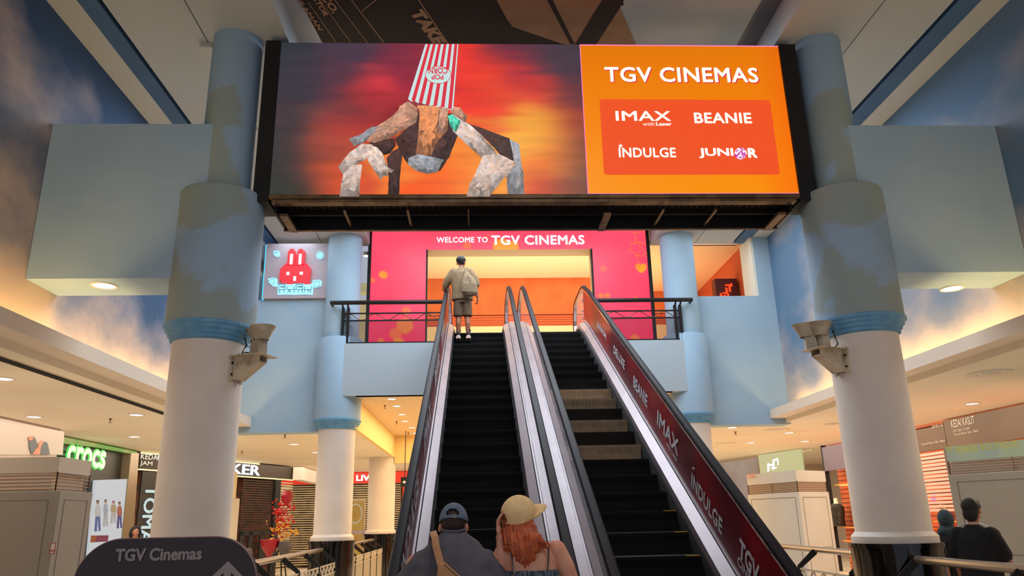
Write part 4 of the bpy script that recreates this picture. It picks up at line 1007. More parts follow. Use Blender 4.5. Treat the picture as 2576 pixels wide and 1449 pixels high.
# watch shop running back at an angle
WA, WB = Vector((-8.62, 20.1, 0)), Vector((-6.25, 26.6, 0))
PW = Plane(WA, WB-WA, (0,0,1)); wl = (WB-WA).length; wn = PW.N
ws = thing('storefront', 'watch shop front with white glowing letters and yellow light strips', 'shop', WA.lerp(WB, .5) + Vector((0,0,FL)))
MB().obox(WA + Vector((0,0,1.40)), WB-WA, -wn*.5, (0,0,.42)).build('fascia', M_dkb, ws)
MB().obox(PW.at(0,FL,-.55), WB-WA, -wn*.1, (0,0,3.2)).build('back_wall', mat('brick_inside', (104, 52, 34), .8, c2=(44, 30, 26), ns=5, det=3), ws)
M_ys = mat('yellow_strip', (255, 226, 140), em=3.)
MB().obox(PW.at(0,1.385,.0), (WB-WA), -wn*.03, (0,0,.03)).build('light_strip', M_ys, ws); MB().obox(PW.at(0,1.80,.02), (WB-WA)*.72, -wn*.03, (0,0,.03)).build('light_strip', M_ys, ws)
PW2 = Plane(WA + wn*.02, WB-WA, (0,0,1))
a_ = PW2.uv(393,1176); b_ = PW2.uv(652,1189)
text('TIMEMAKER', PW2.at(a_[0], 1.46), PW2.U, PW2.V, (0,0,b_[0]-a_[0], .30), mat('letters_white_glow', (236, 248, 255), em=1.6), ws, bold=.01, ext=.03)
a_ = PW2.uv(354,1152); text('KEDAI', PW2.at(a_[0], 1.66), PW2.U, PW2.V, (0,0,.62,.13), M_white, ws, bold=0); text('JAM', PW2.at(a_[0], 1.48), PW2.U, PW2.V, (0,0,.42,.13), M_white, ws, bold=0)
def wrect(px0_, px1_, z0, z1, m, name, d=0., th=.04, par=None):
    u0 = PW.uv(px0_, 1250)[0]; u1 = PW.uv(px1_, 1250)[0]
    return MB().obox(PW.at(u0, z0, d), PW.U*(u1-u0), -wn*th, (0,0,z1-z0)).build(name, m, par or ws)
def wshut(px0_, px1_, z0, z1, m, name, n, d=-.05, fr=.45):
    u0 = PW.uv(px0_, 1250)[0]; u1 = PW.uv(px1_, 1250)[0]; mb = MB()
    for k in range(n): z = z0+(z1-z0)*k/n; mb.obox(PW.at(u0, z, d), PW.U*(u1-u0), -wn*.015, (0,0,(z1-z0)/n*fr))
    return mb.build(name, m, ws)
wrect(352, 392, FL, 1.36, mat('dark_panel', (40, 38, 36), .4), 'sign_panel', .0)
a_ = PW2.uv(384,1232); b_ = PW2.uv(362,1345)
text('TOMAZ', PW2.at(PW2.uv(384,1280)[0]-.35, 1.02), (0,0,-1), PW2.U, (0,0,1.75,.42), mat('neon_white', (206, 226, 226), em=.9), ws, bold=.02, lift=.02)
wshut(612, 692, -.2, 1.36, mat('shutter_dark', (52, 44, 40), .4, metal=.4), 'shutter', 22)
wrect(612, 692, -.32, -.2, M_bmatt, 'counter_edge', 0.)
for x in (612, 634, 662): wrect(x, x+10, FL, -.2, M_bmatt, 'door_frame', .0)
wrect(690, 703, FL, 1.38, M_bmatt, 'door_post', .03, .1)
wshut(703, 738, FL+.1, 1.36, mat('shutter_cream', (190, 176, 144), .4, metal=.3), 'shutter', 34)
# white return with the next shop's shutter
struct('trim_22', MB().box(-6.25, -5.95, 26.5, 30.2, 1.40, LC), M_cream)
rs = thing('storefront', 'red fronted shop with rolled down shutter between the two slimmer columns', 'shop', (-3, 30.2, FL))
MB().box(-8.4, 1.5, 30.2, 30.5, 1.42, LC).build('fascia', mat('mall_red', (206, 44, 28), .6), rs)
MB().box(-8.4, -2.95, 30.8, 31., FL, 1.5).build('interior', mat('shop_inside', (120, 96, 66), .8, c2=(40, 30, 24), ns=3), rs)
mb = MB()
for k in range(36): z = FL+.1+.083*k; mb.box(-8.4, -2.98, 30.28, 30.3, z, z+.036)
mb.build('shutter', mat('shutter_cream', ()), rs)
PR = Plane((0, 30.18, 0), (1,0,0), (0,0,1)); a_ = PR.uv(896,1210); b_ = PR.uv(942,1210)
text('LIVE', PR.at(a_[0], a_[1]), (1,0,0), (0,0,1), (0,0,b_[0]-a_[0],.22), mat('letters_white_glow', ()), rs, bold=.03, ext=.03)
MB().box(-2.9, -2.62, 30.1, 30.25, FL, 1.42).build('red_post', mat('mall_red', ()), rs)
vc = thing('display_cabinet', 'tall lit glass display cabinet behind the left escalator', 'cabinet', (-2.2, 30.0, FL))
MB().box(-2.6, -1.4, 30.0, 30.2, FL, 1.38).build('carcass', mat('cabinet_grey', (120, 120, 96), .5), vc)
for k in range(4): MB().box(-2.5, -1.5, 29.97, 29.99, -1.2+.62*k, -.65+.62*k).build('shelf_bay', mat('bay_lit', (186, 204, 180), em=.6, c2=(206, 160, 130), ns=2.5), vc)
hs = thing('hanging_sign', 'small black hanging sign with a white arrow beside the left escalator', 'sign', (-2.0, 22.2, 1.2))
pq = PY(1008,1225,22.2); MB().box(pq.x, pq.x+.7, 22.18, 22.22, pq.z, pq.z+.27).build('panel', M_bmatt, hs)
MB().poly([(pq.x+x, 22.175, pq.z+.13+z) for x, z in ((.05,0),(.11,.05),(.11,.02),(.17,.02),(.17,-.02),(.11,-.02),(.11,-.05))]).build('arrow', M_white, hs)
text('Exit', (pq.x+.25, 22.175, pq.z+.09), (1,0,0), (0,0,1), (0,0,.25,.1), M_white, hs) if False else None
mb = MB(); mb.box(pq.x+.1, pq.x+.12, 22.19, 22.21, pq.z+.27, 2.48); mb.box(pq.x+.55, pq.x+.57, 22.19, 22.21, pq.z+.27, 2.48); mb.build('hangers', M_black, hs)
bn = thing('standing_banner', 'orange and white standing banner behind the slimmer left column', 'banner', (-3.6, 24.5, FL))
p0 = PY(886,1380,24.5); p1 = PY(920,1256,24.5)
MB().box(p0.x-.3, p1.x, 24.5, 24.56, FL, p1.z).build('frame', mat('banner_white', (196, 176, 150), .5), bn)
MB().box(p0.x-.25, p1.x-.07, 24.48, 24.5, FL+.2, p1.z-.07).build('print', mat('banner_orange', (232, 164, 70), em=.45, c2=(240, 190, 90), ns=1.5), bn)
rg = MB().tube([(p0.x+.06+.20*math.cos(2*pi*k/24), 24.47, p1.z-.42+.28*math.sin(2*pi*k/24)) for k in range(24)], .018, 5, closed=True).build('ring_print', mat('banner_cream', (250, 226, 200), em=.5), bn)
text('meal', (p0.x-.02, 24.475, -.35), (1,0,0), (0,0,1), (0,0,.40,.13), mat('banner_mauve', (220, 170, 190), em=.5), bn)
text('your', (p0.x-.02, 24.475, -.62), (1,0,0), (0,0,1), (0,0,.30,.08), mat('banner_red2', (206, 70, 50), em=.5), bn)
cc = thing('dome_camera', 'small white dome security camera under the ceiling by the LIV sign', 'camera', PZ(898,1190,LC)); c0 = Vector(cc.location)
MB().lathe([(.09,0),(.10,-.05),(.07,-.09)], c0, 16).build('base', M_ring, cc, smooth=True); MB().lathe([(.065,-.09),(.055,-.14),(.02,-.17)], c0, 16).build('dome', M_dk, cc, smooth=True)
# bouquet stand
fs = thing('flower_stand', 'red congratulatory flower stand in front of the watch shop', 'flowers', (-5.35, 21.6, FL))
fp = PY(710, 1330, 21.6)
mb = MB()
for dx in (-.25, .25): mb.tube([(fp.x+dx, 21.5, FL), (fp.x+dx*.2, 21.6, -.6)], .02, 6)
mb.tube([(fp.x, 21.9, FL), (fp.x, 21.6, -.6)], .02, 6); mb.build('stand', M_bmatt, fs)
def leaves(name, m, c, sp, n, sz):
    mb = MB()
    for k in range(n):
        p = Vector(c) + Vector((R0.gauss(0,sp[0]), R0.gauss(0,sp[1]), R0.gauss(0,sp[2]))); a = Vector((R0.uniform(-1,1), R0.uniform(-1,1), R0.uniform(-1,1))).normalized(); b = a.orthogonal().normalized(); c_ = a.cross(b)
        s_ = sz*R0.uniform(.6,1.3)
        mb.add([p-a*s_, p+b*s_*.5+c_*s_*.15, p+a*s_, p-b*s_*.5+c_*s_*.15, p+c_*s_*.3], [(0,1,4),(1,2,4),(2,3,4),(3,0,4)])
    return tag(mb.build(name, m, fs), kind='stuff')
leaves('red_blooms', mat('bloom_red', (186, 26, 30), .5), (fp.x, 21.6, fp.z+.35), (.14,.10,.26), 150, .065)
leaves('yellow_blooms', mat('bloom_gold', (206, 150, 40), .5), (fp.x+.05, 21.55, fp.z-.02), (.18,.10,.15), 70, .065)
MB().lathe([(.05,-.55),(.22,-.30),(.26,-.12)], (fp.x-.28, 21.5, fp.z-.15), 12).build('red_wrapping', mat('wrap_red', (150, 16, 40), .35), fs)
MB().lathe([(.06,.0),(.13,.10),(.16,.24),(.10,.36)], (fp.x+.10, 21.5, fp.z+.62), 12).build('red_balloon_bow', mat('wrap_red', ()), fs)
MB().lathe([(.08,-.6),(.20,-.35),(.16,-.2)], (fp.x+.12, 21.5, fp.z-.12), 8).build('grey_wrapping', mat('wrap_grey', (70, 66, 76), .4), fs)

# ================================================================ RIGHT SHOPS
XW = 10.05
so = thing('storefront', 'long shoe shop with orange slatted display wall and brown name boards', 'shop', (XW+.3, 19, FL))
M_sl = mat('slatwall_orange', (222, 112, 56), .6, c2=(190, 84, 40), ns=1.2)
mb = MB(); mb.box(XW+.45, XW+.6, 11.0, 22.3, FL, LC-.02); 
mb.build('back_wall', M_sl, so)
mb = MB()
for k in range(26): z = FL+.2+.125*k; mb.box(XW+.435, XW+.452, 11.0, 22.3, z, z+.012)
mb.build('slat_grooves', mat('groove_brown', (96, 40, 22), .8), so)
M_bd = mat('board_brown', (84, 64, 50), .5, c2=(96, 74, 58), ns=.6); M_pb = mat('board_purple', (98, 84, 104), .5)
MB().box(XW, XW+.1, 10.5, 16.05, 1.22, LC-.03).build('name_board', M_bd, so)
MB().box(XW+.03, XW+.1, 16.12, 18.0, 1.25, LC-.1).build('name_board', M_bd, so)
MB().box(XW, XW+.1, 18.6, 22.1, 1.12, LC-.06).build('name_board', M_pb, so)
MB().box(XW+.0, XW+.12, 22.1, 22.2, FL, LC).build('end_post', M_bmatt, so)
PXr = Plane((XW-.005, 0, 0), (0,-1,0), (0,0,1))   # N = -x
def xtext(body, c00, c10, h, bold=0, m=M_white): 
    a = PXr.uv(*c00); b = PXr.uv(*c10); return text(body, PXr.at(a[0], (a[1]+b[1])/2), (0,-1,0), (0,0,1), (0,0,b[0]-a[0],h), m, so, bold=bold)
M_bt = mat('board_letters', (196, 184, 170), .5)
xtext('KEDAI KASUT', (2395,1078), (2453,1064), .16, 0, M_bt); xtext('LOT NO. F1.039', (2398,1088), (2440,1080), .05, 0, M_bt)
xtext('Trend Shoe Sdn. Bhd.', (2400,1096), (2462,1086), .045, 0, M_bt); xtext('LOT NO. F1.38', (2345,1077), (2372,1073), .06, 0, M_bt); xtext('Trend Shoe Sdn. Bhd.', (2318,1121), (2378,1111), .05, 0, M_bt)
xtext('KEDAI KASUT', (2015,1138), (2043,1133), .13, 0, M_bt)
MB().box(XW-.02, XW+.12, 15.95, 16.2, FL, 1.25).build('mullion', mat('mullion_mauve', (76, 62, 66), .5), so)
mb = MB()
for k in range(16): z = -.05+.08*k; mb.box(XW+.03, XW+.05, 16.2, 17.6, z, z+.055)
mb.build('part_shutter', mat('shutter_pink', (214, 176, 166), .4, c2=(150, 110, 230), ns=1.0, nf=(.55,.62)), so)
M_shelf = mat('shelf_orange', (246, 150, 70), .5)
shz = [(-.42, 17.6, 22.0), (-.78, 17.6, 22.0), (-1.12, 17.6, 22.0), (.74, 18.4, 22.0), (-.25, 11.2, 17.4), (.22, 11.2, 17.4), (.66, 11.2, 15.9), (-.62, 11.2, 17.4)]
for z, ya, yb_ in shz: MB().box(XW+.18, XW+.45, ya, yb_, z-.03, z).build('shelf', M_shelf, so)
MB().box(XW+.30, XW+.42, 18.4, 22.0, .70, .72).build('shelf_light', mat('warm_strip', (255, 190, 100), em=3.), so)
# shoes: one shoe prototype copied in pairs
M_shoe = mat('shoe_ivory', (226, 214, 184), .4); M_shoe2 = mat('shoe_black', (26, 22, 20), .35)
def shoe_mesh():
    mb = MB(); pf = [(0,.0),(.02,.0),(.03,.065),(.09,.03),(.15,.004),(.24,.0),(.25,.015),(.22,.035),(.15,.045),(.09,.075),(.05,.115),(.0,.13),(-.01,.09)]
    mb.slab([(x, -.03, z) for x, z in pf], (0, .06, 0)); return mb
sh0 = None; pairs = [(-.42, 20.9, 0), (-.42, 20.3, 0), (-.42, 19.8, 0), (-.78, 20.9, 0), (-.78, 20.25, 0), (-.78, 19.7, 0), (-1.12, 20.8, 0), (-1.12, 20.2, 0), (-.25, 15.6, 1), (.22, 15.5, 1), (.66, 15.6, 1), (-.62, 15.4, 1), (-.25, 14.9, 1), (.22, 14.8, 1), (.10, 17.2, 0)]
nm = {0: 'ivory heeled shoe in a pair on the orange shelves left of the right column', 1: 'black heeled shoe in a pair on the orange shelves right of the right column'}
protos = {}
for z, y, kd in pairs:
    for d in (0, .11):
        if z == .10: zz = -.02
        else: zz = z
        if kd not in protos:
            o = shoe_mesh().build('shoe', (M_shoe, M_shoe2)[kd]); protos[kd] = o
        else:
            o = protos[kd].copy(); COL.objects.link(o)
        o.location = (XW+.30, y+d, zz); o.rotation_euler = (0, 0, pi + .25); tag(o, nm[kd], 'shoe', ('ivory shoes on shelves', 'black shoes on shelves')[kd], 'thing')
# jacket on a headless mannequin bust
jp = PX(2108, 1300, XW+.1)
jk = thing('mannequin_bust', 'headless white mannequin bust in a dark jacket standing in the shoe shop window', 'mannequin', (jp.x, jp.y, -.42))
MB().lathe([(.05,.78),(.055,.66),(.08,.62)], (jp.x, jp.y, -.42), 14).build('neck', mat('mannequin_white', (236, 222, 190), .5), jk, smooth=True)
MB().lathe([(.18,.02),(.17,.2),(.20,.42),(.19,.55),(.10,.63)], (jp.x, jp.y, -.42), 16).build('jacket', mat('jacket_dark', (52, 44, 30), .8, c2=(30, 26, 20), ns=12), jk, smooth=True)
for s_ in (-1, 1): mb = MB().tube([(jp.x-.02, jp.y+s_*.20, .10), (jp.x-.06, jp.y+s_*.27, -.10), (jp.x-.08, jp.y+s_*.25, -.32)], [.07,.06,.05], 10); mb.build('jacket_sleeve', mat('jacket_dark', ()), jk, smooth=True)
# boutique at the far right rear
br_ = thing('storefront', 'pale boutique with white neon and a cream panel at the back of the right mall', 'shop', (9.5, 27, FL))
pA, pB = Vector((8.95, 22.3+3.2, 0)), Vector((9.3, 30.6, 0))
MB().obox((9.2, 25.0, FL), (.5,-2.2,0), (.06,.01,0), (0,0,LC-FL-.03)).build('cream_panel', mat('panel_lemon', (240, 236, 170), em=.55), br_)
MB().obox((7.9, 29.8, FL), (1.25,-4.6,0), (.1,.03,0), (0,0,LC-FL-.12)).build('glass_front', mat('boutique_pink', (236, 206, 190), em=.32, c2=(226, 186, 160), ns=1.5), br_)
PBo = Plane((7.9-.02, 29.8, 0), (1.25,-4.6,0), (0,0,1))
mb = MB()
for (x, y, w_, h_) in ((1931,1166,4,20),(1936,1168,10,4),(1944,1156,4,26),(1950,1154,8,5),(1956,1152,3,18),(1940,1176,14,3)):
    mb.slab([PBo.hit(a, b, .03) for a, b in ((x,y),(x+w_,y-1),(x+w_,y+h_-1),(x,y+h_))], (0,.02,0))
mb.build('neon_logo', mat('neon_white2', (255, 252, 255), em=2.5), br_)
MB().box(1.6, 8.2, 30.9, 31.0, FL, LC-.02).build('rear_wall_panel', mat('rear_cream', (236, 214, 196), .7), br_)

# ================================================================ DIRECTION SIGN (lower left)
YT = 3.1
PT = Plane((0, YT, 0), (1,0,0), (0,0,1)); a_ = PT.uv(192,1449); b_ = PT.uv(645,1449); zt_ = PT.uv(420,1353.5)[1]
sg = thing('direction_sign', 'dark brown rounded standing sign with an arrow at the bottom left', 'sign', ((a_[0]+b_[0])/2, YT, FL))
rr_ = rrect(a_[0]-.012, FL+.05, b_[0], zt_, .17, 14)
MB().slab([(u, YT, v) for u, v in rr_], (0,.04,0)).build('panel', mat('sign_brown', (46, 30, 30), .45), sg)
MB().tube([(u, YT+.004, v) for u, v in rr_], .004, 6, closed=True).build('edge_trim', mat('sign_edge', (150, 112, 108), .4), sg)
MB().box(a_[0]+.1, b_[0]-.1, YT-.12, YT+.16, FL, FL+.05).build('foot', M_bmatt, sg)
M_sgt = mat('sign_text', (150, 136, 130), .6)
q0, q1 = PT.uv(289,1413), PT.uv(508,1408); text('TGV Cinemas', PT.at(q0[0], (q0[1]+q1[1])/2), (1,0,0), (0,0,1), (0,0,q1[0]-q0[0], .047), M_sgt, sg, bold=.035, lift=.003)
tp = PT.uv(575,1411); s_ = .0017
mb = MB(); mb.poly([PT.at(tp[0]+x*s_, tp[1]-y*s_, .003) for x, y in ((0,0),(36,34),(27,42),(8,24),(8,120),(-8,120),(-8,24),(-27,42),(-36,34))]); mb.build('arrow', M_sgt, sg)

# ================================================================ PEOPLE
M_skin = mat('skin', (206, 140, 112), .5, c2=(196, 126, 98), ns=6); M_skin2 = mat('skin_tan', (176, 112, 80), .5, c2=(166, 102, 72), ns=6); M_skin3 = mat('skin_light', (222, 158, 128), .48, c2=(214, 146, 116), ns=6)
def sphere(mb, c, r, ax=None, n=12):
    ax = ax or (Vector((1,0,0)), Vector((0,1,0)), Vector((0,0,1))); c = Vector(c); vs = []; fs = []
    rr = (r, r, r) if not isinstance(r, (tuple, list)) else r
    m = n//2
    vs.append(c + ax[2]*rr[2])
    for i in range(1, m):
        t_ = pi*i/m
        for k in range(n): a = 2*pi*k/n; vs.append(c + ax[0]*rr[0]*math.sin(t_)*math.cos(a) + ax[1]*rr[1]*math.sin(t_)*math.sin(a) + ax[2]*rr[2]*math.cos(t_))
    vs.append(c - ax[2]*rr[2]); L_ = len(vs)-1
    for k in range(n): k2 = (k+1) % n; fs.append((0, 1+k, 1+k2)); fs.append((L_, 1+(m-2)*n+k2, 1+(m-2)*n+k))
    for i in range(m-2):
        for k in range(n): k2 = (k+1) % n; fs.append((1+i*n+k, 1+(i+1)*n+k, 1+(i+1)*n+k2, 1+i*n+k2))
    mb.add(vs, fs)
def yawax(yaw, pitch=0., roll=0.):
    m = Matrix.Rotation(yaw, 3, 'Z') @ Matrix.Rotation(pitch, 3, 'X') @ Matrix.Rotation(roll, 3, 'Y'); return tuple(m.col[i].copy() for i in range(3))
def cap_(mb, a, b, ra, rb, n=14):
    a, b = Vector(a), Vector(b); sphere(mb, a, ra, n=n); sphere(mb, b, rb, n=n); d = b-a
    if d.length > 1e-5:
        m = max(2, int(d.length/.03)); mb.tube([a+d*k/m for k in range(m+1)], [ra+(rb-ra)*k/m for k in range(m+1)], n)
def loft(mb, rings, yaw=0., n=24):
    """rings: (centre, rx, ry) ellipses stacked upwards"""
    ax = yawax(yaw); vs = []; fs = []
    for (c, rx, ry) in rings:
        c = Vector(c)
        for k in range(n): a = 2*pi*k/n; vs.append(c + ax[0]*rx*math.cos(a) + ax[1]*ry*math.sin(a))
    for i in range(len(rings)-1):
        for k in range(n): k2 = (k+1) % n; fs.append((i*n+k, i*n+k2, (i+1)*n+k2, (i+1)*n+k))
    fs.append(tuple(range(n-1,-1,-1))); fs.append(tuple((len(rings)-1)*n+k for k in range(n))); mb.add(vs, fs)
def fuse(mb, name, m, parent, voxel=.01, it=4, folds=None):
    """one continuous surface out of overlapping volumes"""
    o = mb.build(name, m, parent)
    o2 = bpy.data.objects.new('t', o.data)
    md = o2.modifiers.new('r', 'REMESH'); md.mode = 'VOXEL'; md.voxel_size = voxel
    sm = o2.modifiers.new('s', 'SMOOTH'); sm.factor = .5; sm.iterations = it
    me = evalmesh(o2); bpy.data.objects.remove(o2); o.data = me
    if not me.materials: me.materials.append(m)
    if folds:
        cn = [(v.co.copy(), v.normal.copy()) for v in me.vertices]; flat = []
        for c_, n_ in cn: q_ = c_ + folds(c_)*n_; flat += [q_.x, q_.y, q_.z]
        me.vertices.foreach_set('co', flat)
    me.polygons.foreach_set('use_smooth', [True]*len(me.polygons)); me.update()
    return o
def chain(mb, pts, rs, n=12):
    for i in range(len(pts)-1): cap_(mb, pts[i], pts[i+1], rs[i], rs[i+1], n)
def hand(mb, w, d, palm_n, s=1., curl=.5, thumb=1):
    """w wrist, d direction of the hand, palm_n palm normal; five fingers of unequal length"""
    w, d, pn = Vector(w), Vector(d).normalized(), Vector(palm_n).normalized(); sd = d.cross(pn).normalized()*thumb
    palm = w + d*.045*s; sphere(mb, palm, (.040*s, .016*s, .046*s), (sd, pn, d))
    sphere(mb, w, .026*s)
    for k, (off, ln) in enumerate(((.030,.068),(.010,.078),(-.010,.072),(-.028,.056))):
        p0 = palm + d*.036*s + sd*off*s; p = [p0]; ang = 0.
        for j, f in enumerate((.45,.32,.23)):
            ang += curl*(.7 if j == 0 else 1.); p.append(p[-1] + (d*math.cos(ang) + pn*math.sin(ang))*ln*f*s)
        chain(mb, p, [.0092*s,.0085*s,.0078*s,.0068*s], 8)
    t0 = w + d*.02*s + sd*.028*s; chain(mb, [t0, t0+(sd*.6+d*.5+pn*.3)*.04*s, t0+(sd*.5+d*1.1+pn*.6)*.055*s], [.012*s,.0105*s,.009*s], 8)
def head(mb, c, yaw, pitch=0., s=1., n=18, jaw=True):
    """skull, jaw, nose, ears, lips, brow around head centre c; facing +Y turned by yaw"""
    ax = yawax(yaw, pitch); X_, Y_, Z_ = ax; c = Vector(c)
    sphere(mb, c + Z_*.02*s, (.076*s, .096*s, .098*s), ax, n); sphere(mb, c + Y_*.022*s - Z_*.045*s, (.056*s, .070*s, .075*s), ax, n)
    sphere(mb, c + Y_*.062*s - Z_*.100*s, (.026*s, .024*s, .02*s), ax, 10)
    sphere(mb, c + Y_*.102*s - Z_*.020*s, (.013*s, .018*s, .024*s), ax, 10)
    sphere(mb, c + Y_*.085*s + Z_*.014*s, (.05*s, .018*s, .012*s), ax, 10)
    sphere(mb, c + Y_*.088*s - Z_*.062*s, (.024*s, .012*s, .008*s), ax, 10)
    for q in (-1, 1): sphere(mb, c + X_*q*.084*s - Y_*.008*s - Z_*.012*s, (.012*s, .020*s, .033*s), ax, 10)
    return ax
def eyes(c, ax, s, par):
    X_, Y_, Z_ = ax; c = Vector(c); mb = MB()
    for q in (-1, 1): sphere(mb, c + X_*q*.031*s + Y_*.082*s - Z_*.002*s, (.014*s, .009*s, .009*s), ax, 10)
    mb.build('eyes', mat('eye_dark', (40, 30, 26), .3), par)
def cloth(sc_=26., amp=.004, vs=1.):
    return lambda p: amp*mn.noise(Vector((p.x*sc_*.6, p.y*sc_*.6, p.z*sc_*.25*vs))) + amp*.5*mn.noise(p*sc_*1.5)

# --- man standing at the top of the left escalator
by, bz = 14.0, prof(14.02)
kq = 1.66/1.66
def ML(x, y, z): return Vector((-.30+x, by+y, bz+z))
mn1 = thing('person', 'person in a beige shirt and shorts riding at the top of the left escalator', 'person', ML(0.03,0,0))
mb = MB()
loft(mb, [(ML(.03,0,.80), .14, .10), (ML(.03,0,.95), .15, .10), (ML(.02,.0,1.15), .16, .10), (ML(.01,.01,1.32), .17, .09), (ML(.0,.01,1.39), .10, .07)])
cap_(mb, ML(0,.01,1.38), ML(0,.02,1.46), .05, .047); hd_ = ML(.0,.03,1.545); axm = head(mb, hd_, -.45, 0, 1.)
for sx_, fx in ((-1,-.055),(1,.125)):
    chain(mb, [ML(.03+sx_*.075,0,.84), ML(fx*.9+.0,.01,.46), ML(fx,-.02,.30), ML(fx,.0,.08)], [.085,.056,.054,.036]); cap_(mb, ML(fx,.0,.05), ML(fx+.01*sx_,.16,.035), .036, .03)
chain(mb, [ML(-.17,.01,1.34), ML(-.27,.03,1.17), ML(-.335,.16,1.085)], [.05,.04,.028]); chain(mb, [ML(.19,.01,1.33), ML(.27,-.0,1.06), ML(.315,.02,.83)], [.05,.04,.028])
hand(mb, ML(-.325,.17,1.075), (-.05,1,-.05), (0,0,-1), 1., .35, 1); hand(mb, ML(.317,.02,.82), (.05,.1,-1), (-1,0,0), 1., .75, 1)
b_ = fuse(mb, 'body', M_skin2, mn1, .009, 3); eyes(hd_, axm, .93, b_)
mb = MB(); sphere(mb, hd_ + Vector((-.005,-.014,.045)), (.094,.108,.090), axm, 18); sphere(mb, hd_ + axm[1]*.04 + Vector((0,0,.085)), (.062,.055,.04), axm, 14); sphere(mb, hd_ + Vector((0,-.03,-.01)), (.070,.07,.05), axm, 14)
fuse(mb, 'hair', mat('hair_black', (22, 15, 12), .6), mn1, .008, 2, cloth(90, .004))
mb = MB()
for q in (-1,1): mb.tube([hd_+axm[0]*(q*.032+.022*math.cos(2*pi*k/16))+axm[1]*.098+axm[2]*(.02*math.sin(2*pi*k/16)) for k in range(16)], .002, 4, closed=True); mb.tube([hd_+axm[0]*q*.054+axm[1]*.098, hd_+axm[0]*q*.08-axm[1]*.0], .002, 4)
mb.build('glasses', M_bmatt, mn1)
M_bg = mat('beige_cloth', (140, 116, 86), .9, c2=(130, 106, 78), ns=10, bump=.3, bs=200); M_sh = mat('khaki_shorts', (110, 88, 66), .9, bump=.3, bs=200)
mb = MB(); loft(mb, [(ML(.02,0,.76), .205, .15), (ML(.02,0,.95), .20, .145), (ML(.01,.0,1.15), .205, .14), (ML(.0,.0,1.30), .205, .13), (ML(.0,.01,1.38), .15, .10), (ML(.0,.01,1.43), .07, .07)])
chain(mb, [ML(-.15,.01,1.34), ML(-.25,.03,1.19), ML(-.305,.08,1.10)], [.088,.085,.072]); chain(mb, [ML(.15,.01,1.34), ML(.25,.0,1.20), ML(.28,.0,1.09)], [.088,.090,.082])
fuse(mb, 'shirt', M_bg, mn1, .012, 3, cloth(22, .008))
mb = MB(); loft(mb, [(ML(.03,0,.70), .17, .125), (ML(.03,0,.88), .17, .12)])
for fx in (-.06, .12): loft(mb, [(ML(fx,.0,.45), .088, .088), (ML(fx*.95,0,.60), .095, .10), (ML(fx*.85,0,.78), .095, .11)])
fuse(mb, 'shorts', M_sh, mn1, .011, 3, cloth(20, .005))
for fx in (-.055, .135):
    MB().lathe([(.045,.10),(.046,.19)], ML(fx,0,0), 14).build('sock', mat('sock_grey', (96, 84, 84), .9), mn1); MB().lathe([(.047,.165),(.047,.185)], ML(fx,0,0), 14).build('sock_band', M_white if False else M_bmatt, mn1)
    mb = MB(); cap_(mb, ML(fx,-.02,.045), ML(fx,.17,.04), .05, .04); sphere(mb, ML(fx,-.02,.09), .045); fuse(mb, 'shoe_upper', M_bmatt, mn1, .009, 3)
    mb = MB(); mb.box(ML(fx,0,0).x-.045, ML(fx,0,0).x+.045, by-.085, by+.20, bz+.002, bz+.035); sphere(mb, ML(fx,-.055,.035), (.042,.03,.035)); mb.build('shoe_sole', mat('sole_pink', (226, 188, 176), .6), mn1)
mb = MB(); loft(mb, [(ML(.17,-.20,.80), .10, .05), (ML(.165,-.21,.86), .155, .08), (ML(.165,-.21,1.02), .15, .085), (ML(.145,-.20,1.15), .11, .07), (ML(.11,-.18,1.25), .05, .04), (ML(.095,-.17,1.29), .03, .03)], .15)
bp_ = fuse(mb, 'rucksack', mat('bag_canvas', (142, 120, 94), .9, bump=.3, bs=150), mn1, .011, 3, cloth(24, .008))
MB().tube([ML(.095,-.17,1.27), ML(.10,-.09,1.40), ML(.11,.02,1.43), ML(.12,.12,1.36)], .016, 8).build('bag_strap', mat('bag_canvas', ()), mn1, smooth=True)
MB().tube([ML(.13,-.27,1.22), ML(.16,-.295,1.10), ML(.19,-.295,1.02)], .004, 6).build('zip', mat('zip_dark', (70, 56, 44), .5), mn1, smooth=True)

# --- couple boarding the left escalator
YM = 4.78
def W(px, py, dy=0.): return PY(px, py, YM+dy)
m2 = thing('person', 'person in a grey T-shirt and backwards blue cap boarding the left escalator', 'person', (-.15, YM, FL))
xm = -.150
mb = MB(); hc = Vector((xm-.003, YM+.06, -.040)); axh = head(mb, hc, -.05, -.45, .98)
cap_(mb, (xm, YM+.0, -.14), (xm, YM+.04, -.08), .066, .064)
def MM(x, y, z): return Vector((xm+x, YM+y, FL+z))
loft(mb, [(MM(0,0,.85), .17, .12), (MM(0,0,1.0), .18, .13), (MM(0,0,1.25), .20, .12), (MM(0,-.01,1.40), .19, .09)])
for q in (-1, 1):
    chain(mb, [MM(q*.10,0,.88), MM(q*.11,.02,.48), MM(q*.12,-.01,.10)], [.10,.065,.045]); cap_(mb, MM(q*.12,-.03,.05), MM(q*.13,.16,.04), .045, .038)
    chain(mb, [MM(q*.225,.0,1.36), MM(q*.30,.04,1.08), MM(q*.22,.24,1.00)], [.055,.046,.033]); hand(mb, MM(q*.22,.25,1.0), (-q*.3,1,.1), (0,0,1), 1., .6, q)
b_ = fuse(mb, 'body', M_skin, m2, .009, 4); eyes(hc, axh, .98, b_)
mb = MB(); sphere(mb, hc + axh[2]*.018 - axh[1]*.010, (.0775,.099,.092), axh, 20); 
hm = fuse(mb, 'hair', mat('hair_dark_brown', (52, 34, 26), .8), m2, .006, 2, cloth(120, .0015))
M_capb = mat('cap_denim_blue', (104, 118, 138), .9, c2=(94, 108, 128), ns=20, bump=.3, bs=300)
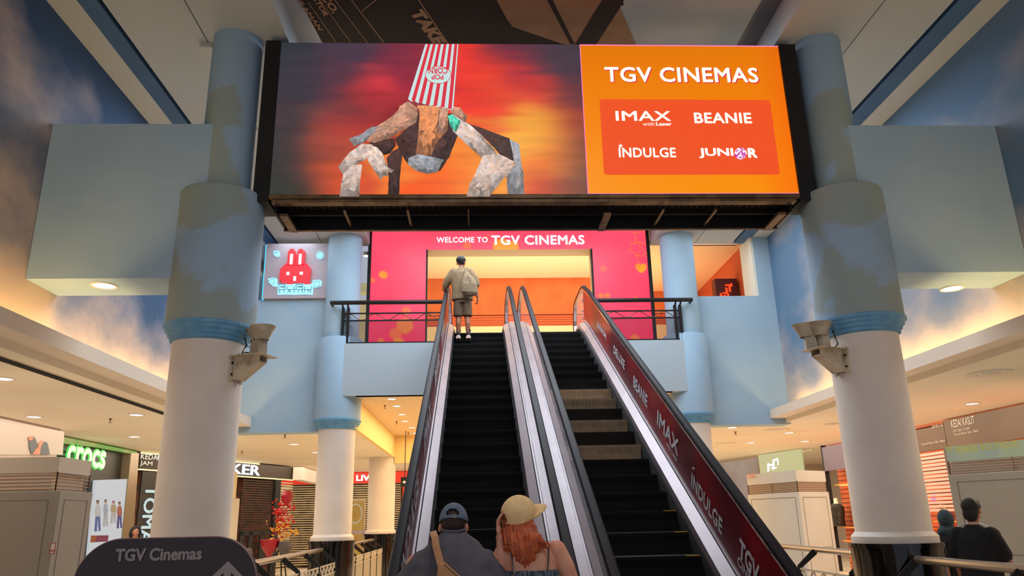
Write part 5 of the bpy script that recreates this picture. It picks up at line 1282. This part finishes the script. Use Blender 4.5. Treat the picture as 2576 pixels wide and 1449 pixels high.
def capmesh(c, ax, s, m, par, back=True, gap=True):
    """baseball cap: crown shell with a rear opening, strap, buckle, button and brim; ax[1] points where the brim points"""
    X_, Y_, Z_ = ax; c = Vector(c); n = 40; rows = 12; vs = []; fs = []
    def pt(a, t_, off=0.):
        r = (1+off)
        return c + X_*(.089*s*r*math.sin(t_)*math.cos(a)) + Y_*(.104*s*r*math.sin(t_)*math.sin(a)) + Z_*(.112*s*r*math.cos(t_))
    for i in range(rows+1):
        t_ = .02 + (pi*.53-.02)*i/rows
        for k in range(n): a = 2*pi*k/n; vs.append(pt(a, t_))
    for i in range(rows):
        for k in range(n):
            a = 2*pi*(k+.5)/n; t_ = .02 + (pi*.53-.02)*(i+.5)/rows
            da = abs(((a - 1.5*pi + pi) % (2*pi)) - pi)
            if gap and t_ > pi*.53 - .62*math.sqrt(max(0, 1-(da/.50)**2)) and da < .50: continue
            fs.append((i*n+k, i*n+(k+1) % n, (i+1)*n+(k+1) % n, (i+1)*n+k))
    mb = MB().add(vs, fs); cr = mb.build('cap', m, par, smooth=True)
    sd_ = cr.modifiers.new('t', 'SOLIDIFY'); sd_.thickness = .004; sd_.offset = 0
    # brim
    vs = []; fs = []; nb = 14
    for i in range(nb+1):
        a = pi/2 - .95 + 1.9*i/nb; e = pt(a, pi*.52)
        k = math.cos((a-pi/2)*1.55); out = Y_*(.080*s*max(.05, k)) - Z_*s*(.004*k + .014*(a-pi/2)**2)
        vs += [e, e+out*.55+Z_*.004, e+out]
    for i in range(nb): fs += [(i*3, i*3+3, i*3+4, i*3+1), (i*3+1, i*3+4, i*3+5, i*3+2)]
    bo = MB().add(vs, fs).build('brim', m, cr, smooth=True); sd_ = bo.modifiers.new('t', 'SOLIDIFY'); sd_.thickness = .005
    if gap:
        st_ = [pt(1.5*pi + a, pi*.505, .02) for a in [-.55+1.1*k/10 for k in range(11)]]
        mb = MB(); vs = []; fs = []
        for p in st_: vs += [p-Z_*.008*s, p+Z_*.008*s]
        for i in range(10): fs.append((2*i, 2*i+2, 2*i+3, 2*i+1))
        so_ = mb.add(vs, fs).build('strap', m, cr, smooth=True); sd_ = so_.modifiers.new('t', 'SOLIDIFY'); sd_.thickness = .004
        p = pt(1.5*pi+.12, pi*.505, .06)
        MB().tube([p+X_*dx*s+Z_*dz*s for dx, dz in ((-.009,-.010),(.009,-.010),(.009,.010),(-.009,.010))], .0022, 5, closed=True).build('buckle', mat('brass_buckle', (206, 196, 160), .3, metal=.9), cr)
    sphere(mbb := MB(), c + Z_*.113*s, .008*s, n=8); mbb.build('button', m, cr)
    mb = MB()
    for k in range(6):
        a = pi/2 + k*pi/3; mb.tube([pt(a, .05+(pi*.5-.05)*q/8, .012) for q in range(9 if k not in (3,) or not gap else 5)], .0012*s, 4)
    mb.build('seams', m, cr)
    return cr
# the brim points forward, the opening and strap face the camera
capmesh(hc + axh[2]*.030 - axh[1]*.012 , yawax(-.05, -.30), .97, M_capb, m2)
M_ts = mat('tshirt_grey', (92, 90, 98), .95, c2=(84, 82, 90), ns=14, bump=.35, bs=260)
def folds_m(p):
    return .006*math.sin(p.x*70 + 3*mn.noise(Vector((p.x*6, 0, p.z*3))))*max(0, min(1, (1.42-p.z)*3)) * (.4+.6*abs(mn.noise(Vector((p.x*5, p.y*2, p.z*2))))) + .004*mn.noise(p*18)
mb = MB()
loft(mb, [(MM(0,0,.78), .25, .18), (MM(0,0,.95), .255, .19), (MM(0,-.01,1.15), .255, .17), (MM(0,-.015,1.27), .262, .16), (MM(0,-.012,1.36), .238, .14), (MM(0,-.01,1.42), .195, .12), (MM(0,.0,1.475), .145, .10), (MM(0,.01,1.51), .095, .082), (MM(0,.02,1.535), .070, .070)], n=32)
for q in (-1, 1): chain(mb, [MM(q*.18,.0,1.345), MM(q*.25,.01,1.25), MM(q*.315,.03,1.09)], [.088,.094,.094], 18)
fuse(mb, 'tshirt', M_ts, m2, .009, 5, folds_m)
mb = MB(); mb.lathe([(.072,0),(.078,.012),(.072,.02)], (0,0,0), 28, cap=False); M4 = Matrix.Translation(MM(0,.018,1.540)) @ Matrix.Rotation(.25, 4, 'X'); mb.v = [M4 @ v for v in mb.v]; mb.build('collar', M_ts, m2, smooth=True)
mb = MB(); loft(mb, [(MM(0,0,.72), .20, .15), (MM(0,0,.95), .20, .15)])
for q in (-1,1): loft(mb, [(MM(q*.12,0,.45), .10, .10), (MM(q*.11,0,.80), .115, .12)])
fuse(mb, 'shorts', mat('shorts_navy', (40, 42, 54), .9), m2, .014, 3)
mb = MB()
for q in (-1,1): cap_(mb, MM(q*.12,-.04,.045), MM(q*.13,.17,.04), .052, .045)
mb.build('shoes', M_bmatt, m2, smooth=True)
# sling bag
M_sb = mat('sling_tan', (190, 138, 92), .7, c2=(170, 118, 76), ns=8)
def backy(px, py, off): # point just behind the shirt back
    p = PY(px, py, YM-.18); return p
sp_ = [Vector((xm-.115, YM+.09, -.12)), Vector((xm-.125, YM+.0, -.066)), W(1094,1352,-.125), W(1097,1375,-.165), W(1103,1398,-.185), W(1110,1425,-.20), W(1125,1449,-.205)]
vs = []; fs = []; mb = MB()
for i, p in enumerate(sp_):
    wd = Vector((.020, 0, .004)) ; vs += [p-wd, p+wd, p+wd+Vector((0,-.006,.004)), p-wd+Vector((0,-.006,.004))]
for i in range(len(sp_)-1):
    for j in range(4): fs.append((i*4+j, i*4+(j+1) % 4, i*4+4+(j+1) % 4, i*4+4+j))
bagS = mb.add(vs, fs).build('sling_strap', M_sb, m2)
mb = MB(); e_a = W(1103,1418,-.225); e_b = W(1185,1500,-.215)
mb.slab([W(1103,1416,-.215), W(1118,1414,-.215), W(1148,1442,-.22), W(1190,1475,-.22), W(1180,1520,-.22), W(1100,1500,-.22), W(1098,1449,-.22)], (0,.06,0)); fuse(mb, 'sling_bag', M_sb, m2, .007, 4)
MB().tube([W(1118,1420,-.225), W(1140,1440,-.232), W(1165,1462,-.232)], .0025, 6).build('sling_zip', mat('zip_black', (30,24,20), .4), m2)

w2 = thing('person', 'person with long red hair and a cream cap holding the handrail', 'person', (.30, YM, FL))
xw = .30
def WW(x, y, z): return Vector((xw+x, YM+y, FL+z))
hw = Vector((.245, YM+.03, -.005)); ywh = -1.05
mb = MB(); axw = head(mb, hw, ywh, -.05, .93)
cap_(mb, WW(.0,.01,1.43), hw - Vector((.0,.0,.05)), .046, .048)
loft(mb, [(WW(0,0,.85), .16, .12), (WW(0,0,1.0), .155, .11), (WW(.0,0,1.12), .15, .10), (WW(0,0,1.28), .165, .095), (WW(0,0,1.39), .168, .080), (WW(0,.0,1.445), .118, .062), (WW(0,.005,1.485), .055, .05)], n=30)
for q in (-1, 1): sphere(mb, WW(q*.062,-.070,1.34), (.055,.022,.075))
for q in (-1, 1): chain(mb, [WW(q*.09,0,.88), WW(q*.10,.02,.48), WW(q*.11,-.01,.10)], [.095,.06,.042]); cap_(mb, WW(q*.11,-.03,.05), WW(q*.12,.14,.04), .04, .034)
hndR = W(1432,1446,.42); elR = Vector((.58, YM+.06, -.44))
chain(mb, [WW(.165,.0,1.415), WW(.215,.01,1.32), elR, hndR + Vector((-.03,-.10,-.0))], [.058,.056,.042,.027], 14)
hand(mb, hndR + Vector((-.03,-.10,.0)), (.35,.9,-.0), (.1,0,-1), 1., .45, -1)
hndL = W(1257,1352,-.03); chain(mb, [WW(-.155,.0,1.405), WW(-.215,.05,1.17), hndL+Vector((.01,.02,-.14)), hndL], [.054,.042,.032,.021], 14)
hand(mb, hndL, (-.10,-.02,1), (.95,-.25,.1), .95, .38, 1)
b_ = fuse(mb, 'body', M_skin3, w2, .0052, 4); eyes(hw, axw, .93, b_)
M_hair = mat('hair_copper', (204, 96, 44), .42, c2=(146, 56, 24), ns=34, nf=(.35,.65), stretch=(1,1,.12), bump=.5, bs=60)
mb = MB(); X_, Y_, Z_ = axw
sphere(mb, hw - Z_*.012 - Y_*.012, (.080,.096,.078), axw, 20)
lock = lambda pts, rs: chain(mb, pts, rs, 10)
for (x0_, x1_, x2_, zb_, dy_) in ((-.055,-.075,-.09,-.135,-.01),(-.035,-.05,-.055,-.19,-.03),(-.01,-.015,.0,-.235,-.05),(.01,.02,.03,-.225,-.055),(.03,.045,.075,-.17,-.05),(.045,.07,.115,-.135,-.035),(-.03,-.02,-.03,-.215,-.045),(.02,.05,.055,-.205,-.05),(.055,.08,.09,-.12,-.02),(-.06,-.07,-.07,-.15,.0)):
    lock([hw + Vector((x0_*.9,-.035,-.02)), hw + Vector((x1_*1.0,-.065+dy_*.3,-.08)), hw + Vector(((x1_+x2_)/2+.01,-.075+dy_,-.07+(zb_+.07)*.5)), hw + Vector((x2_+.015,-.085+dy_*.6,zb_)), hw + Vector((x2_+.03,-.08+dy_*.6,zb_-.012))], [.040,.034,.028,.021,.012])
fuse(mb, 'hair', M_hair, w2, .006, 3, lambda p: .0035*math.sin(p.x*330+p.z*40+8*mn.noise(p*9)) + .006*mn.noise(p*22))
mb = MB()
for (cx_, cz_, r_) in ((.0,-.245,.016),(.035,-.235,.018),(.06,-.22,.015),(-.02,-.225,.014),(.12,-.145,.018),(.145,-.15,.014),(-.075,-.15,.017),(-.095,-.165,.014),(.02,-.26,.012),(.10,-.13,.015)):
    MB().tube([hw + Vector((cx_+.012+r_*math.cos(a_), -.13+a_*.004, cz_+r_*math.sin(a_))) for a_ in [k*.6 for k in range(13)]], [.007]*12+[.003], 6).build('curl', M_hair, w2, smooth=True)
M_capc = mat('cap_cream', (248, 212, 156), .9, c2=(240, 202, 146), ns=16, bump=.3, bs=300)
capmesh(hw + Z_*.020 + Vector((-.004,-.010,.008)), yawax(-1.28, .34, .50), 1.06, M_capc, w2)
M_tt = mat('denim_top', (52, 62, 76), .9, c2=(110, 122, 134), ns=60, nf=(.45,.62), stretch=(1,1,.22), bump=.4, bs=200)
mb = MB(); loft(mb, [(WW(0,0,.95), .165, .125), (WW(.0,0,1.08), .160, .112), (WW(0,0,1.24), .170, .112), (WW(.0,0,1.305), .176, .108)], n=36)
fuse(mb, 'strappy_top', M_tt, w2, .008, 2, lambda p: .0022*math.sin(math.atan2(p.y, p.x)*46))
for (a_, b2, c2_) in ((WW(.098,-.105,1.30), WW(.108,-.092,1.38), WW(.118,-.02,1.465)), (WW(-.10,-.105,1.30), WW(-.108,-.092,1.38), WW(-.112,-.02,1.455))):
    MB().tube([a_, b2, a_.lerp(c2_, .8)+Vector((0,-.012,.012)), c2_, c2_+Vector((0,.07,-.04))], .0045, 6).build('shoulder_strap', M_tt, w2, smooth=True)
MB().tube([W(1338,1357,-.085), W(1325,1385,-.10), W(1312,1410,-.115), W(1295,1440,-.12), W(1275,1475,-.12)], .0018, 5).build('bag_chain', mat('chain_gold', (214, 176, 120), .3, metal=.9), w2)
mb = MB(); loft(mb, [(WW(0,0,.72), .175, .14), (WW(0,0,.97), .165, .125)])
for q in (-1,1): loft(mb, [(WW(q*.11,0,.15), .07, .07), (WW(q*.10,0,.50), .085, .085), (WW(q*.09,0,.82), .105, .11)])
fuse(mb, 'jeans', mat('jeans_blue', (58, 72, 96), .9), w2, .012, 3)
mb = MB()
for q in (-1,1): cap_(mb, WW(q*.11,-.035,.045), WW(q*.12,.15,.038), .046, .04)
mb.build('shoes', M_white, w2, smooth=True)
MB().tube([hndR + Vector((-.03,-.09,.0)) + Vector((.026*math.cos(2*pi*k/16), .0, .026*math.sin(2*pi*k/16))) for k in range(16)], .003, 5, closed=True).build('bracelet', mat('bracelet_dark', (90, 50, 34), .5), w2)

# --- bystanders, simpler but whole figures
def bystander(label, x, y, H, yaw, top_m, leg_m, skin, headwear, stripe=False, arms=None, voxel=.012):
    s = H/1.70; ax = yawax(yaw); X_, Y_, Z_ = ax; o0 = Vector((x, y, FL)); P = lambda a, b, c: o0 + X_*a*s + Y_*b*s + Z_*c*s
    t = thing('person', label, 'person', o0); mb = MB(); hc_ = P(0,.03,1.58); axx = head(mb, hc_, yaw, 0, s)
    cap_(mb, P(0,0,1.40), P(0,.02,1.50), .055*s, .05*s); loft(mb, [(P(0,0,.85),.15*s,.11*s),(P(0,0,1.1),.15*s,.10*s),(P(0,0,1.33),.17*s,.09*s),(P(0,0,1.41),.09*s,.06*s)], yaw)
    arms = arms or [((-.24,.03,1.12),(-.25,.10,.86)), ((.24,.03,1.12),(.26,.12,.88))]
    for q, (e, h_) in zip((-1,1), arms):
        chain(mb, [P(q*.17,0,1.36), P(*e), P(*h_)], [.05*s,.04*s,.028*s]); dv = P(*h_)-P(*e); hand(mb, P(*h_), dv, -X_*q, s, .5, q)
        chain(mb, [P(q*.08,0,.86), P(q*.09,.01,.47), P(q*.10,-.01,.08)], [.09*s,.058*s,.04*s]); cap_(mb, P(q*.10,-.02,.045), P(q*.11,.14,.035), .04*s, .033*s)
    b_ = fuse(mb, 'body', skin, t, voxel, 3); eyes(hc_, axx, s, b_)
    mb = MB(); loft(mb, [(P(0,0,.82),.20*s,.14*s),(P(0,0,1.1),.195*s,.135*s),(P(0,0,1.30),.195*s,.12*s),(P(0,0,1.39),.13*s,.09*s),(P(0,.0,1.44),.065*s,.062*s)], yaw)
    for q, (e, h_) in zip((-1,1), arms):
        E_ = P(*e); S_ = P(q*.155,0,1.34); chain(mb, [S_, S_.lerp(E_, .85)], [.085*s,.078*s]) if headwear == 'hair' else chain(mb, [S_, E_, P(*h_)], [.08*s,.065*s,.05*s])
    fuse(mb, 'top', top_m, t, voxel, 3, cloth(20, .006))
    mb = MB(); loft(mb, [(P(0,0,.74),.16*s,.12*s),(P(0,0,.90),.16*s,.12*s)], yaw)
    for q in (-1,1): loft(mb, [(P(q*.10,0,.10),.065*s,.07*s),(P(q*.09,0,.48),.08*s,.085*s),(P(q*.08,0,.80),.10*s,.11*s)], yaw)
    fuse(mb, 'trousers', leg_m, t, voxel, 3)
    mb = MB()
    if headwear == 'hair':
        sphere(mb, hc_ + axx[2]*.04*s - axx[1]*.012*s, (.088*s,.104*s,.088*s), axx, 18); sphere(mb, hc_ - axx[1]*.045*s - axx[2]*.03*s, (.075*s,.066*s,.085*s), axx, 16); sphere(mb, hc_ + axx[1]*.06*s + axx[2]*.085*s, (.06*s,.05*s,.03*s), axx, 12)
        fuse(mb, 'hair', mat('hair_black', ()), t, .009, 2, cloth(60, .004))
    else:
        sphere(mb, hc_ + axx[2]*.015*s - axx[1]*.025*s, (.10*s,.115*s,.125*s), axx, 18); sphere(mb, P(0,-.0,1.43), (.13*s,.11*s,.09*s), axx, 16); sphere(mb, hc_ - axx[2]*.07*s - axx[1]*.01*s, (.085*s,.09*s,.07*s), axx, 16)
        fuse(mb, 'headscarf', headwear, t, .010, 3, cloth(24, .005))
    if stripe:
        for q in (-1, 1):
            mb = MB()
            for d in (-.016, 0, .016):
                mb.tube([P(q*.07,d+.0,1.452), P(q*.13,d,1.425), P(q*.185,d,1.395), P(q*.235,d+.0,1.33), P(q*.262,d+.01,1.25), P(q*.278,d+.015,1.18)], .0045*s, 5)
            mb.build('shoulder_stripes', M_white, t)
        MB().tube([P(.072*math.cos(2*pi*k/20), .066*math.sin(2*pi*k/20), 1.455) for k in range(20)], .0035, 5, closed=True).build('collar_line', M_white, t)
    return t
M_bt_ = mat('black_tshirt', (16, 15, 16), .9); M_jn = mat('dark_trousers', (34, 32, 36), .9)
bystander('person with dark hair in a black T-shirt with white shoulder stripes, walking right', 5.06, 7.9, 1.70, -1.0, M_bt_, mat('khaki_trousers', (96, 84, 66), .9), M_skin2, 'hair', True)
bystander('person in a dark blue-green headscarf with back turned, beside the right column', 5.78, 9.55, 1.58, -.3, mat('dark_coat', (26, 24, 26), .9), M_jn, M_skin2, mat('scarf_teal', (40, 56, 64), .9))
bystander('person in a black top half hidden by the right column', 5.36, 9.5, 1.62, -.6, M_bt_, M_jn, M_skin2, 'hair')
bystander('person in a black headscarf behind the brown sign', -5.6, 13.2, 1.60, -2.6+pi*2, mat('dark_coat', ()), M_jn, M_skin2, mat('scarf_black', (18, 17, 20), .9))
bystander('person in a brown headscarf beyond the left railing', -3.75, 13.2, 1.22, .6, mat('brown_coat', (92, 66, 50), .9), M_jn, M_skin2, mat('scarf_brown', (110, 82, 64), .9))

# ================================================================ LIGHTING
w = bpy.data.worlds.new('world'); S.world = w; w.use_nodes = True
bg = w.node_tree.nodes['Background']; bg.inputs[0].default_value = (.72, .77, .92, 1); bg.inputs[1].default_value = .54
warm = (1., .84, .64); cool = (.80, .90, 1.)
light('mall_lamps_left', (-8.0, 17, LC-.03), 5.5, 900, warm, sy=20)
light('mall_lamps_right', (9.2, 17, LC-.03), 5.0, 850, warm, sy=20)
light('balcony_lamps', (.8, 19.5, 2.44), 6, 480, (1., .74, .42), sy=7)
light('mall_rear_lamps', (.8, 27.5, LC-.03), 18, 560, warm, sy=6)
light('lobby_lamps', (1.8, 19., 6.68), 7, 50, (1., .86, .70), sy=3.4)
light('lobby_ceiling_fill', (1.8, 18.8, 4.3), 7, 150, (1., .90, .70), rot=(pi, 0, 0), sy=3.)  # unseen upward area light added to brighten the lobby ceiling
light('passage_lamps', (-6, 18.5, 5.8), 4, 60, (.86, 1., .84), sy=3)
light('landing_fill', (.8, 3.6, 5.9), 2.4, 110, (1., .90, .80), sy=2.4)  # added fill above the landing, out of view, brightens the couple and decks
light('shoe_shop_fill', (10.30, 16.5, LC-.06), .22, 60, (1., .84, .62), sy=10.5)  # unseen strip of light added to lift the dark shelves and mannequin
light('atrium_fill', (.8, 12.4, ZC-.05), 5.5, 620, cool, sy=5.6)  # added area light for the atrium, kept hidden behind the screen
light('atrium_fill_left', (-4.0, 13, ZS-.03), .8, 70, cool, sy=6)  # unseen light added to brighten the atrium walls, left side
light('atrium_fill_right', (5.6, 13, ZS-.03), .8, 70, cool, sy=6)  # matching unseen light added on the right side

# ================================================================ CAMERA
cd = bpy.data.cameras.new('camera'); cam = bpy.data.objects.new('camera', cd); COL.objects.link(cam)
cd.sensor_fit = 'HORIZONTAL'; cd.sensor_width = 36; cd.lens = FPX*36/2576.; cd.clip_start = .05; cd.clip_end = 200
cam.matrix_basis = RW.to_4x4(); S.camera = cam
for o in list(S.objects):
    if o.parent is None: o.matrix_basis = Matrix.Translation((0, 0, GZ)) @ o.matrix_basis
bpy.data.scenes.remove(TMP)
S.view_settings.view_transform = 'Standard'; S.view_settings.look = 'None'; S.view_settings.gamma = 1.; S.view_settings.exposure = 0.
S.view_settings.use_curve_mapping = False
S.cycles.max_bounces = 6; S.cycles.diffuse_bounces = 4; S.cycles.use_denoising = True
S.cycles.sample_clamp_indirect = 4.
